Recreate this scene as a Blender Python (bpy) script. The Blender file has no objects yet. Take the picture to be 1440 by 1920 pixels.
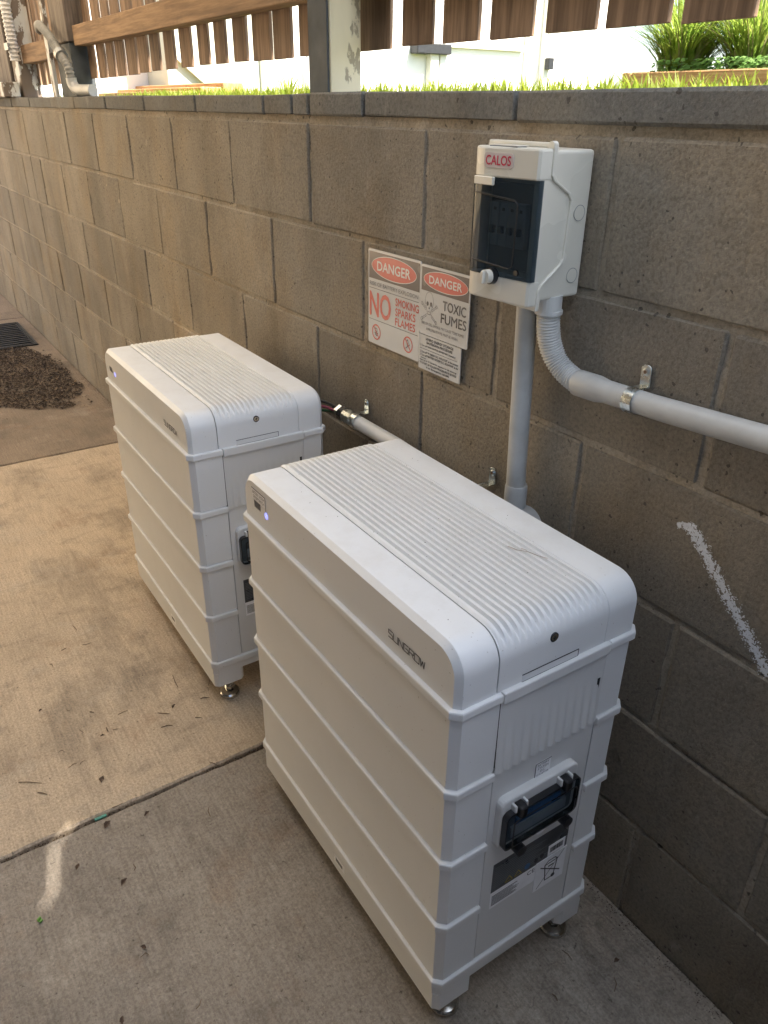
import bpy, bmesh, math, random
from mathutils import Vector, Matrix, noise

SC = bpy.context.scene
COL = SC.collection
random.seed(7)
PI = math.pi

# ------------------------------------------------------------------ camera
cam_d = bpy.data.cameras.new('camera')
cam = bpy.data.objects.new('camera', cam_d); COL.objects.link(cam)
cam_d.sensor_fit = 'VERTICAL'; cam_d.sensor_height = 24.0; cam_d.lens = 17.943
cam_d.clip_start = 0.02; cam_d.clip_end = 400
_f = Vector((-0.7339, 0.4930, -0.4675)).normalized()
_u = Vector((-0.3937, 0.2510, 0.8843)); _r = _f.cross(_u).normalized(); _u = _r.cross(_f)
cam.matrix_world = Matrix(((_r.x, _u.x, -_f.x, .5217), (_r.y, _u.y, -_f.y, -.8848), (_r.z, _u.z, -_f.z, 1.3143), (0, 0, 0, 1)))
SC.camera = cam

# ------------------------------------------------------------------ sky, sun, exposure
SUN_EL, SUN_AZ = math.radians(52), math.radians(20)      # azimuth measured from +X towards +Y
sun_dir = Vector((math.cos(SUN_EL) * math.cos(SUN_AZ), math.cos(SUN_EL) * math.sin(SUN_AZ), math.sin(SUN_EL)))
world = bpy.data.worlds.new('World'); SC.world = world; world.use_nodes = True
wn = world.node_tree; wn.nodes.clear()
sky = wn.nodes.new('ShaderNodeTexSky'); sky.sky_type = 'NISHITA'; sky.sun_disc = False
sky.sun_elevation = SUN_EL; sky.sun_rotation = math.radians(90) - SUN_AZ
sky.air_density = 1.0; sky.dust_density = 1.5
bg = wn.nodes.new('ShaderNodeBackground'); bg.inputs['Strength'].default_value = 0.10
wo = wn.nodes.new('ShaderNodeOutputWorld')
wn.links.new(sky.outputs[0], bg.inputs[0]); wn.links.new(bg.outputs[0], wo.inputs[0])
sd = bpy.data.lights.new('sun', 'SUN'); sd.energy = 5.0; sd.angle = math.radians(0.5); sd.color = (1.0, .92, .80)
sun = bpy.data.objects.new('sun', sd); COL.objects.link(sun)
sun.rotation_euler = sun_dir.to_track_quat('Z', 'Y').to_euler()
SC.view_settings.view_transform = 'Standard'; SC.view_settings.look = 'None'
SC.view_settings.exposure = 2.08; SC.view_settings.gamma = 1.0
SC.cycles.use_denoising = True
SC.cycles.use_adaptive_sampling = True; SC.cycles.adaptive_threshold = 0.02
SC.cycles.max_bounces = 9; SC.cycles.diffuse_bounces = 5; SC.cycles.transparent_max_bounces = 12
SC.cycles.sample_clamp_indirect = 6.0
SC.cycles.caustics_reflective = False; SC.cycles.caustics_refractive = False

# ------------------------------------------------------------------ material helpers
class N:
    def __init__(s, name):
        s.m = bpy.data.materials.new(name); s.m.use_nodes = True
        s.t = s.m.node_tree; s.b = s.t.nodes['Principled BSDF']
    def n(s, typ, **kw):
        x = s.t.nodes.new(typ)
        for k, v in kw.items():
            if k.startswith('i_'):
                key = k[2:]; key = int(key) if key.isdigit() else key
                x.inputs[key].default_value = v
            else: setattr(x, k, v)
        return x
    def l(s, a, b): s.t.links.new(a, b)
    def pos(s, scale=(1, 1, 1), obj=False):
        if obj: src = s.n('ShaderNodeTexCoord').outputs['Object']
        else: src = s.n('ShaderNodeNewGeometry').outputs['Position']
        mp = s.n('ShaderNodeMapping'); mp.inputs['Scale'].default_value = scale
        s.l(src, mp.inputs[0]); return mp.outputs[0]
    def noise(s, vec, scale, detail=3, rough=.55):
        x = s.n('ShaderNodeTexNoise', i_Scale=scale, i_Detail=detail, i_Roughness=rough); s.l(vec, x.inputs['Vector']); return x.outputs['Fac']
    def ramp(s, fac, stops):
        x = s.n('ShaderNodeValToRGB'); e = x.color_ramp.elements
        while len(e) < len(stops): e.new(.5)
        for k, (p, c) in enumerate(stops):
            e[k].position = p; e[k].color = (*c, 1) if len(c) == 3 else c
        s.l(fac, x.inputs[0]); return x.outputs[0]
    def val(s, fac, lo, hi, a=0., b=1.):
        x = s.n('ShaderNodeMapRange'); x.inputs['From Min'].default_value = lo; x.inputs['From Max'].default_value = hi
        x.inputs['To Min'].default_value = a; x.inputs['To Max'].default_value = b; s.l(fac, x.inputs[0]); return x.outputs[0]
    def mix(s, fac, a, b, typ='MIX'):
        x = s.n('ShaderNodeMix', data_type='RGBA', blend_type=typ)
        for sock, v in ((x.inputs[0], fac), (x.inputs[6], a), (x.inputs[7], b)):
            if hasattr(v, 'is_linked'): s.l(v, sock)
            else: sock.default_value = v if isinstance(v, (int, float)) else ((*v, 1) if len(v) == 3 else v)
        return x.outputs[2]
    def math(s, op, a, b=None):
        x = s.n('ShaderNodeMath', operation=op)
        for k, v in enumerate((a, b)):
            if v is None: continue
            if hasattr(v, 'is_linked'): s.l(v, x.inputs[k])
            else: x.inputs[k].default_value = v
        return x.outputs[0]
    def bump(s, h, strength, dist, prev=None):
        x = s.n('ShaderNodeBump', i_Strength=strength, i_Distance=dist); s.l(h, x.inputs['Height'])
        if prev is not None: s.l(prev, x.inputs['Normal'])
        return x.outputs[0]
    def set(s, color=None, rough=None, normal=None, **kw):
        for key, v in (('Base Color', color), ('Roughness', rough), ('Normal', normal), *kw.items()):
            if v is None: continue
            sock = s.b.inputs[key]
            if hasattr(v, 'is_linked'): s.l(v, sock)
            elif isinstance(v, tuple): sock.default_value = (*v, 1) if len(v) == 3 else v
            else: sock.default_value = v
        return s.m

def plain(name, c, rough=.5, grain=0.0, vary=.06, scale=40, **kw):
    a = N(name); p = a.pos()
    f = a.noise(p, scale, 4)
    col = a.mix(a.val(f, .3, .7), tuple(x * (1 - vary) for x in c), tuple(min(1, x * (1 + vary)) for x in c))
    nm = a.bump(a.noise(p, 1500, 2), grain, .0006) if grain else None
    rr = a.val(a.noise(p, scale * .6, 3), .3, .7, max(0, rough - .06), min(1, rough + .06))
    return a.set(col, rr, nm, **kw)

def m_block(name, lo, hi, randv=.2):
    a = N(name); p = a.pos()
    big = a.noise(p, 2.6, 4, .6)
    c = a.mix(a.val(big, .3, .7), lo, hi)
    oi = a.n('ShaderNodeObjectInfo').outputs['Random']
    c = a.mix(a.val(oi, 0, 1), c, a.mix(1.0, c, (1 - randv, 1 - randv * .95, 1 - randv * .85), 'MULTIPLY'))
    stain = a.noise(a.pos((1, 1, .35)), 6.5, 5, .65)
    c = a.mix(a.val(stain, .48, .70, 0, .52), c, (lo[0] * .62, lo[1] * .60, lo[2] * .58))
    warm = a.noise(a.pos((1, 1, .7)), 4.1, 4, .6)
    c = a.mix(a.val(warm, .48, .70, 0, .60), c, a.mix(1.0, c, (1.10, .95, .74), 'MULTIPLY'))
    g = a.noise(p, 165, 4, .75)
    c = a.mix(a.val(g, .36, .55, .55, 0), c, a.mix(1.0, c, (.42, .41, .40), 'MULTIPLY'))
    g2 = a.noise(p, 230, 3, .65)
    c = a.mix(a.val(g2, .55, .72, 0, .42), c, a.mix(1.0, c, (1.7, 1.68, 1.62), 'MULTIPLY'))
    v = a.n('ShaderNodeTexVoronoi', feature='F1', i_Scale=105.0, i_Randomness=1.0)
    wv = a.n('ShaderNodeVectorMath', operation='ADD'); sc = a.n('ShaderNodeVectorMath', operation='SCALE'); sc.inputs['Scale'].default_value = .012
    nz = a.n('ShaderNodeTexNoise', i_Scale=90.0, i_Detail=2.0); a.l(p, nz.inputs['Vector']); a.l(nz.outputs['Color'], sc.inputs[0]); a.l(p, wv.inputs[0]); a.l(sc.outputs[0], wv.inputs[1]); a.l(wv.outputs[0], v.inputs['Vector'])
    sp = a.n('ShaderNodeSeparateColor'); a.l(v.outputs['Color'], sp.inputs[0])
    size = a.math('MULTIPLY', a.math('POWER', sp.outputs[1], 2.0), .42)
    pit = a.math('MULTIPLY', a.math('LESS_THAN', v.outputs['Distance'], size), a.math('GREATER_THAN', sp.outputs[0], .78))
    c = a.mix(a.math('MULTIPLY', pit, .7), c, (.04, .034, .028))
    eff = a.noise(a.pos((1.0, 1, .6)), 13, 5, .7)
    c = a.mix(a.val(eff, .61, .78, 0, .34), c, (.50, .47, .42))
    h = a.math('SUBTRACT', a.math('MULTIPLY', g, 1.0), a.math('MULTIPLY', pit, .8))
    nm = a.bump(h, .75, .003)
    nm = a.bump(a.noise(p, 28, 4), .4, .006, nm)
    return a.set(c, .93, nm)

def m_concrete(name, lo, hi):
    a = N(name); p = a.pos()
    big = a.noise(p, 1.7, 5, .6)
    c = a.mix(a.val(big, .32, .68), lo, hi)
    rust = a.noise(p, 5.5, 4, .7)
    c = a.mix(a.val(rust, .56, .76, 0, .45), c, (.30, .17, .09))
    st = a.noise(a.pos((.7, 1.3, 1)), 3.4, 6, .68)
    c = a.mix(a.val(st, .50, .70, 0, .60), c, (.115, .098, .082))
    st2 = a.noise(a.pos((1.6, .8, 1)), 11, 5, .7)
    c = a.mix(a.val(st2, .52, .72, 0, .40), c, (.15, .125, .10))
    pale = a.noise(a.pos((1.2, .8, 1)), 4.6, 5, .66)
    c = a.mix(a.val(pale, .56, .74, 0, .45), c, (.56, .50, .42))
    cr = a.n('ShaderNodeTexVoronoi', feature='DISTANCE_TO_EDGE', i_Scale=1.15)
    wp = a.n('ShaderNodeTexNoise', i_Scale=5.0, i_Detail=5.0); a.l(p, wp.inputs['Vector'])
    ws = a.n('ShaderNodeVectorMath', operation='SCALE'); ws.inputs['Scale'].default_value = .35; a.l(wp.outputs['Color'], ws.inputs[0])
    wa = a.n('ShaderNodeVectorMath', operation='ADD'); a.l(p, wa.inputs[0]); a.l(ws.outputs[0], wa.inputs[1]); a.l(wa.outputs[0], cr.inputs['Vector'])
    ck = a.math('MULTIPLY', a.val(cr.outputs['Distance'], .0, .0022, 1, 0), a.val(a.noise(p, 2.3, 2), .57, .62))
    c = a.mix(a.math('MULTIPLY', ck, .28), c, (.07, .058, .048))
    br = a.noise(a.pos((9, 190, 1)), 1.0, 4, .65)
    br2 = a.noise(a.pos((2.2, 95, 1)), 1.0, 3, .6)
    c = a.mix(a.val(br, .40, .66, .0, .36), c, a.mix(1., c, (.52, .5, .48), 'MULTIPLY'))
    c = a.mix(a.val(br2, .52, .76, .0, .18), c, a.mix(1., c, (.6, .58, .56), 'MULTIPLY'))
    g = a.noise(p, 190, 4, .75)
    c = a.mix(a.val(g, .42, .60, 0, .55), c, a.mix(1., c, (.5, .48, .46), 'MULTIPLY'))
    gl = a.noise(p, 260, 3, .6)
    c = a.mix(a.val(gl, .58, .74, 0, .5), c, a.mix(1., c, (1.7, 1.65, 1.6), 'MULTIPLY'))
    sp = a.noise(p, 95, 3, .6)
    c = a.mix(a.val(sp, .66, .74, 0, .7), c, (.06, .05, .04))
    h = a.math('ADD', a.math('MULTIPLY', br, .8), a.math('MULTIPLY', g, .7))
    nm = a.bump(h, .6, .0025); nm = a.bump(a.noise(p, 9, 4), .3, .01, nm)
    return a.set(c, .9, nm)

def m_wood(name, dark, light, axis, scale=1.0, rough=.8):
    a = N(name)
    s = [38 * scale] * 3; s[axis] = 2.2 * scale
    oi = a.n('ShaderNodeObjectInfo')
    p = a.pos(tuple(s))
    off = a.n('ShaderNodeVectorMath', operation='ADD'); a.l(p, off.inputs[0])
    cmb = a.n('ShaderNodeCombineXYZ'); r10 = a.math('MULTIPLY', oi.outputs['Random'], 37.)
    for k in range(3): a.l(r10, cmb.inputs[k])
    a.l(cmb.outputs[0], off.inputs[1]); q = off.outputs[0]
    n1 = a.noise(q, 1.0, 5, .62); n2 = a.noise(q, 3.4, 3, .6)
    f = a.math('ADD', a.math('MULTIPLY', n1, .7), a.math('MULTIPLY', n2, .3))
    c = a.ramp(f, [(.30, tuple(x * .55 for x in dark)), (.45, dark), (.58, light), (.72, tuple(x * .8 for x in light))])
    c = a.mix(a.val(oi.outputs['Random'], 0, 1, 0, .7), c, a.mix(1., c, (.62, .6, .6), 'MULTIPLY'))
    blot = a.noise(a.pos(), 9, 4, .6)
    c = a.mix(a.val(blot, .58, .74, 0, .5), c, tuple(x * .45 for x in dark))
    nm = a.bump(f, .5, .003)
    return a.set(c, rough, nm)

def m_peel(name, paint, under, thr=.55):
    a = N(name); p = a.pos()
    n = a.noise(a.pos((1, 1, .5)), 17, 6, .62)
    k = a.val(n, thr, thr + .025)
    stain = a.noise(a.pos((1, 1, .2)), 11, 4)
    c = a.mix(a.val(stain, .42, .72, 0, .6), paint, tuple(x * .55 for x in paint))
    c = a.mix(k, c, under)
    nm = a.bump(a.math('SUBTRACT', 1.0, k), .5, .0012)
    return a.set(c, .62, nm)

def m_metal(name, c, rough, spangle=True):
    a = N(name); p = a.pos()
    v = a.n('ShaderNodeTexVoronoi', i_Scale=190.0); a.l(p, v.inputs['Vector'])
    sp = a.n('ShaderNodeSeparateColor'); a.l(v.outputs['Color'], sp.inputs[0])
    col = a.mix(a.math('MULTIPLY', sp.outputs[0], .4 if spangle else .05), c, tuple(x * .7 for x in c))
    rr = a.val(a.noise(p, 60, 3), .3, .7, rough - .06, rough + .1)
    return a.set(col, rr, None, Metallic=1.0)

def m_leaf(name, c, c2, trans=.35):
    a = N(name); oi = a.n('ShaderNodeObjectInfo'); p = a.pos()
    col = a.mix(a.val(a.noise(p, 30, 2), .35, .65), c, c2)
    a.set(col, .5)
    tr = a.n('ShaderNodeBsdfTranslucent'); a.l(col, tr.inputs[0])
    mx = a.n('ShaderNodeMixShader'); mx.inputs[0].default_value = trans
    a.l(a.b.outputs[0], mx.inputs[1]); a.l(tr.outputs[0], mx.inputs[2])
    a.l(mx.outputs[0], a.t.nodes['Material Output'].inputs[0])
    return a.m

M = {}
M['block'] = m_block('weathered concrete block', (.232, .198, .152), (.350, .302, .236), .24)
M['cap'] = m_block('dark cap block', (.150, .147, .136), (.205, .198, .180), .15)
M['mortar'] = m_block('wall mortar', (.30, .262, .21), (.42, .365, .29), 0)
M['concrete'] = m_concrete('broomed tan lit concrete', (.51, .412, .302), (.685, .555, .412))  # tan slab raised paler, warm glow of light put into its colour
M['concrete_grey'] = m_concrete('broomed grey dimmed concrete', (.285, .250, .210), (.405, .356, .300))  # near slab greyed and darkened, dimmer cooler light put into its colour
M['concrete_far'] = m_concrete('broomed shaded concrete', (.25, .198, .148), (.35, .275, .205))  # far slab darkened, shade put into its colour
M['joint'] = plain('joint dirt', (.028, .024, .02), .95, .8, .4, 120)
def m_shell(name, c, rough):
    a = N(name); p = a.pos()
    f = a.noise(p, 5, 4, .6); col = a.mix(a.val(f, .3, .7), tuple(x * .975 for x in c), c)
    nz = a.n('ShaderNodeSeparateXYZ'); a.l(a.n('ShaderNodeNewGeometry').outputs['Normal'], nz.inputs[0])
    dust = a.math('MULTIPLY', a.val(nz.outputs['Z'], .2, .95), a.val(a.noise(p, 22, 6, .7), .46, .74, 0, .16))
    col = a.mix(dust, col, (.42, .37, .30))
    sm = a.val(a.noise(a.pos((1, 1, .25)), 16, 5, .7), .60, .80, 0, .10); col = a.mix(sm, col, (.48, .44, .38))
    spk = a.val(a.noise(p, 210, 2, .5), .735, .76, 0, .5); col = a.mix(spk, col, (.25, .21, .17))
    rr = a.val(a.noise(p, 14, 5, .65), .3, .7, rough - .08, rough + .10)
    return a.set(col, rr, a.bump(a.noise(p, 1400, 2), .10, .0006))
M['shell'] = m_shell('satin off white shell', (.715, .722, .725), .42)
M['shell2'] = plain('satin off white plastic', (.66, .66, .655), .38, .05, .012, 6)
M['gap'] = plain('dark gap', (.02, .02, .022), .9)
M['grey_print'] = plain('dark grey print', (.06, .06, .065), .5)
M['black'] = plain('black plastic', (.014, .014, .016), .32)
M['enc'] = plain('light grey enclosure', (.64, .61, .535), .26, .03, .015, 8)
M['enc_in'] = plain('enclosure interior', (.13, .15, .165), .5)
M['breaker'] = plain('breaker grey', (.36, .38, .40), .45)
M['pvc'] = plain('grey pvc conduit', (.46, .46, .445), .38, .03, .11, 22)
M['hose'] = plain('weathered grey hose', (.27, .265, .245), .5, .03, .15, 30)
M['pvc_light'] = plain('pale grey flexible conduit', (.56, .555, .535), .38, .03, .05, 20)
M['zinc'] = m_metal('zinc plated steel', (.74, .80, .82), .24)
M['chrome'] = m_metal('bright steel', (.62, .60, .56), .16, False)
M['galv'] = m_metal('galvanised steel', (.36, .38, .39), .46)
M['sign'] = plain('sign face', (.60, .59, .565), .20, 0, .03, 12, **{'Coat Weight': .6, 'Coat Roughness': .12})
M['sign_grey'] = plain('sign black with glare', (.155, .132, .118), .22, 0, .05, 12, **{'Coat Weight': .6, 'Coat Roughness': .12})  # black header greyed, reflected glare put into the colour
M['sign_red'] = plain('sign pale red', (.66, .18, .135), .22, 0, .05, 14, **{'Coat Weight': .6, 'Coat Roughness': .12})  # paler, pinker red
M['sign_white'] = plain('sign white', (.78, .76, .71), .22, 0, .03, 12, **{'Coat Weight': .6, 'Coat Roughness': .12})
M['sign_ink'] = plain('sign ink', (.13, .12, .11), .3)
M['ink'] = plain('black ink', (.018, .018, .022), .45)
M['lab_dark'] = plain('dark rating label', (.055, .06, .068), .32)
M['lab_text'] = plain('label fine print', (.13, .14, .15), .4)
M['lab_white'] = plain('label white', (.86, .86, .88), .42)
M['yellow'] = plain('label yellow', (.45, .34, .03), .4)
M['blue'] = plain('label blue', (.04, .13, .30), .4)
M['red_logo'] = plain('logo red', (.52, .02, .07), .35)
M['pink_logo'] = plain('logo plate', (.62, .53, .50), .2)
M['pal'] = m_wood('weathered paling timber', (.195, .122, .074), (.35, .228, .142), 2)
M['rail'] = m_wood('rail timber', (.225, .132, .066), (.36, .225, .118), 0)
M['oldpost'] = m_wood('grey weathered post timber', (.13, .105, .085), (.25, .205, .165), 2)
M['peel'] = m_peel('peeling cream paint', (.70, .62, .43), (.34, .29, .20), .545)  # cream paint warmed further, yellow light off the grass put into it
M['peelw'] = m_peel('peeling white paint', (.66, .66, .63), (.17, .13, .10), .50)
M['orange'] = m_wood('warm treated pine', (.42, .235, .10), (.60, .37, .18), 0)
M['white_wall'] = plain('white render', (.80, .79, .75), .8, .3, .03, 3)
M['warm_bounce'] = plain('warm bounce render', (.80, .66, .45), .85, .2, .04, 3)  # warm tone for the added sun reflector
M['cream_trim'] = plain('cream trim', (.70, .675, .58), .6, 0, .04, 5)
M['sage'] = plain('pale sage panel', (.48, .50, .43), .7, .1, .05, 4)
M['soil'] = plain('garden soil', (.06, .045, .03), .95, 1, .4, 40)
M['grass'] = m_leaf('grass blade', (.20, .28, .028), (.30, .34, .045), .6)
M['lomandra'] = m_leaf('strap leaf', (.19, .31, .045), (.36, .43, .09), .65)
M['lomandra_pale'] = m_leaf('pale strap leaf', (.22, .23, .09), (.28, .26, .13), .3)
M['cover'] = m_leaf('ground cover leaf', (.15, .29, .07), (.25, .40, .13), .55)
M['tree'] = m_leaf('tree leaf', (.05, .095, .025), (.085, .13, .04), .3)
M['bark'] = m_wood('tree bark', (.09, .065, .045), (.16, .12, .085), 2)
M['lawn'] = plain('lawn soil', (.085, .10, .035), .95, .6, .3, 60)
M['paving'] = plain('pale bounce paving', (.52, .45, .36), .9, .4, .12, 3)  # unseen paving made paler to bounce more warm light inward
M['ceil'] = plain('soffit board', (.16, .15, .14), .85, .1, .05, 3)
M['backwall'] = plain('dark unseen back wall', (.12, .11, .10), .85, .2, .06, 3)  # dark tone keeps light off the batteries' long faces
M['low_blocker'] = plain('blue bounce tone', (.10, .12, .16), .85, .2, .06, 3)  # added blocker, its blue tone tints bounce on the near battery end
M['low_bounce'] = plain('low_bounce', (.05, .05, .052), .9, .5, .2, 60)  # dark unseen ground, keeps bounce light low behind the camera
M['bareface'] = plain('dull zinc paint', (.066, .074, .078), .75, .2, .35, 14)
M['litter'] = plain('dry leaf litter', (.042, .027, .018), .9, 0, .5, 70)
M['litter_light'] = plain('pale dry litter', (.24, .165, .10), .9, 0, .4, 70)
M['twig'] = plain('dry twig', (.12, .08, .05), .85, 0, .3, 60)
M['leafbrown'] = plain('dead brown leaf', (.075, .045, .03), .7, 0, .3, 60)
M['green_clip'] = plain('green plastic', (.13, .30, .05), .4)
M['teal'] = plain('teal plastic', (.10, .33, .24), .45)
M['chalk'] = plain('white chalk', (.80, .81, .83), .95, 0, .08, 200)
M['iron'] = plain('dark cast iron', (.016, .017, .020), .6, .5, .3, 40)
M['cab_black'] = plain('black cable', (.012, .012, .014), .4)
M['cab_red'] = plain('red cable', (.20, .045, .07), .4)
M['cab_green'] = plain('green cable', (.03, .14, .075), .4)
M['rust'] = plain('rusty screw', (.14, .085, .055), .6)

def m_smoke(name, tint, fac):
    a = N(name)
    a.set((.035, .048, .06), .07, None)
    tr = a.n('ShaderNodeBsdfTransparent'); tr.inputs[0].default_value = (*tint, 1)
    mx = a.n('ShaderNodeMixShader'); mx.inputs[0].default_value = fac
    a.l(a.b.outputs[0], mx.inputs[1]); a.l(tr.outputs[0], mx.inputs[2])
    a.l(mx.outputs[0], a.t.nodes['Material Output'].inputs[0]); return a.m
M['smoke'] = m_smoke('smoked clear plastic', (.30, .37, .43), .52)
M['smoke_clear'] = m_smoke('lightly smoked plastic', (.66, .72, .76), .74)
def m_frost(name, tint):
    a = N(name); a.set((.8, .8, .78), .4)
    tr = a.n('ShaderNodeBsdfTranslucent'); tr.inputs[0].default_value = (*tint, 1)
    mx = a.n('ShaderNodeMixShader'); mx.inputs[0].default_value = .8
    a.l(a.b.outputs[0], mx.inputs[1]); a.l(tr.outputs[0], mx.inputs[2])
    a.l(mx.outputs[0], a.t.nodes['Material Output'].inputs[0]); return a.m
M['frost'] = m_frost('cool diffuser sheet', (.52, .60, .73))  # cool tint of the added diffuser, for bluish light near the camera
M['frost_mid'] = m_frost('neutral diffuser sheet', (.44, .455, .47))  # neutral tint of the added diffuser over the nearer battery
M['frost_warm'] = m_frost('warm diffuser sheet', (.71, .60, .45))  # warm tint of the added diffuser, for warmer light farther along
def m_led():
    a = N('blue indicator light'); a.set((.1, .12, .5), .3)
    a.b.inputs['Emission Color'].default_value = (.25, .28, 1, 1); a.b.inputs['Emission Strength'].default_value = .55
    return a.m
M['led'] = m_led()

# ------------------------------------------------------------------ object helpers
def obj(name, bm, mat, parent=None, smooth=False, kind=None):
    if isinstance(bm, bpy.types.Mesh): me = bm
    else:
        me = bpy.data.meshes.new(name); bm.to_mesh(me); bm.free()
    if mat is not None and len(me.materials) == 0: me.materials.append(M[mat])
    o = bpy.data.objects.new(name, me); COL.objects.link(o)
    if parent: o.parent = parent
    if smooth:
        for p in me.polygons: p.use_smooth = True
        me.set_sharp_from_angle(angle=math.radians(smooth if smooth is not True else 32))
    if kind: o['kind'] = kind
    return o
def tag(o, label, cat, group=None, kind=None):
    o['label'] = label
    if cat: o['category'] = cat
    if group: o['group'] = group
    if kind: o['kind'] = kind
    return o
def thing(name, label, cat, loc=(0, 0, 0), rz=0, group=None):
    o = bpy.data.objects.new(name, None); COL.objects.link(o)
    o.location = loc; o.rotation_euler = (0, 0, rz); o.empty_display_size = .05
    return tag(o, label, cat, group)
def struct(o): o['kind'] = 'structure'; return o

def nb(): return bmesh.new()
def box(bm, x0, x1, y0, y1, z0, z1, bev=0, seg=1):
    r = bmesh.ops.create_cube(bm, size=1)
    for v in r['verts']:
        v.co = Vector(((x0 + x1) / 2 + v.co.x * (x1 - x0), (y0 + y1) / 2 + v.co.y * (y1 - y0), (z0 + z1) / 2 + v.co.z * (z1 - z0)))
    if bev:
        es = list({e for v in r['verts'] for e in v.link_edges})
        bmesh.ops.bevel(bm, geom=es, offset=bev, segments=seg, affect='EDGES', profile=.5)
    return bm
def bx(*a, **k): return box(nb(), *a, **k)
def prism(bm, pts, axis, a, b, bev=0, seg=1):
    """extrude polygon pts along axis (0,1,2) between a and b. pts are in the two other axes, in order."""
    def P(u, v, w):
        return {0: (w, u, v), 1: (u, w, v), 2: (u, v, w)}[axis]
    lo = [bm.verts.new(P(u, v, a)) for u, v in pts]; hi = [bm.verts.new(P(u, v, b)) for u, v in pts]
    n = len(pts); fs = [bm.faces.new(lo), bm.faces.new(hi)]
    for i in range(n): fs.append(bm.faces.new((lo[i], lo[(i + 1) % n], hi[(i + 1) % n], hi[i])))
    bmesh.ops.recalc_face_normals(bm, faces=fs)
    if bev:
        es = list({e for f in fs[:2] for e in f.edges})
        bmesh.ops.bevel(bm, geom=es, offset=bev, segments=seg, affect='EDGES', profile=.5)
    return bm
def chamf(x0, x1, y0, y1, c):
    return [(x0 + c, y0), (x1 - c, y0), (x1, y0 + c), (x1, y1 - c), (x1 - c, y1), (x0 + c, y1), (x0, y1 - c), (x0, y0 + c)]
def rrect(x0, x1, y0, y1, r, n=4):
    o = []
    for cx, cy, a in ((x1 - r, y0 + r, -90), (x1 - r, y1 - r, 0), (x0 + r, y1 - r, 90), (x0 + r, y0 + r, 180)):
        for k in range(n + 1):
            t = math.radians(a + 90 * k / n); o.append((cx + r * math.cos(t), cy + r * math.sin(t)))
    return o
def tube(bm, path, r, n=16, caps=True):
    path = [Vector(p) for p in path]; rs = r if isinstance(r, (list, tuple)) else [r] * len(path)
    rings = []; ref = None
    for i, p in enumerate(path):
        t = (path[min(i + 1, len(path) - 1)] - path[max(i - 1, 0)]).normalized()
        if ref is None:
            ref = Vector((0, 0, 1)) if abs(t.z) < .9 else Vector((1, 0, 0))
        ref = (ref - t * ref.dot(t)).normalized(); b = t.cross(ref)
        rings.append([bm.verts.new(p + (ref * math.cos(2 * PI * k / n) + b * math.sin(2 * PI * k / n)) * rs[i]) for k in range(n)])
    fs = []
    for A, B in zip(rings, rings[1:]):
        for k in range(n): fs.append(bm.faces.new((A[k], A[(k + 1) % n], B[(k + 1) % n], B[k])))
    if caps: fs += [bm.faces.new(rings[0]), bm.faces.new(rings[-1])]
    bmesh.ops.recalc_face_normals(bm, faces=fs)
    return bm
def bez(p0, p1, p2, p3, n=24):
    o = []
    for k in range(n + 1):
        t = k / n; o.append(Vector(p0) * (1 - t) ** 3 + Vector(p1) * 3 * t * (1 - t) ** 2 + Vector(p2) * 3 * t * t * (1 - t) + Vector(p3) * t ** 3)
    return o
def catmull(pts, n=8):
    pts = [Vector(p) for p in pts]; P = [pts[0]] + pts + [pts[-1]]; o = []
    for i in range(1, len(P) - 2):
        for k in range(n):
            t = k / n; a, b, c, d = P[i - 1:i + 3]
            o.append(.5 * ((2 * b) + (c - a) * t + (2 * a - 5 * b + 4 * c - d) * t * t + (3 * b - a - 3 * c + d) * t ** 3))
    o.append(pts[-1]); return o
def corrugated(path, r, pitch, amp):
    pts, rs = [], []
    L = [0]
    for a, b in zip(path, path[1:]): L.append(L[-1] + (b - a).length)
    total = L[-1]; s = 0; i = 0; step = pitch / 5
    while s <= total:
        while i < len(L) - 2 and L[i + 1] < s: i += 1
        t = (s - L[i]) / max(1e-9, L[i + 1] - L[i]); pts.append(path[i].lerp(path[i + 1], min(1, t)))
        rs.append(r + amp * math.cos(2 * PI * s / pitch)); s += step
    return pts, rs
def lathe(bm, prof, cx=0, cy=0, n=20):
    rings = [[bm.verts.new((cx + r * math.cos(2 * PI * k / n), cy + r * math.sin(2 * PI * k / n), z)) for k in range(n)] for r, z in prof]
    fs = []
    for A, B in zip(rings, rings[1:]):
        for k in range(n): fs.append(bm.faces.new((A[k], A[(k + 1) % n], B[(k + 1) % n], B[k])))
    fs += [bm.faces.new(rings[0]), bm.faces.new(rings[-1])]
    bmesh.ops.recalc_face_normals(bm, faces=fs); return bm

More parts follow.
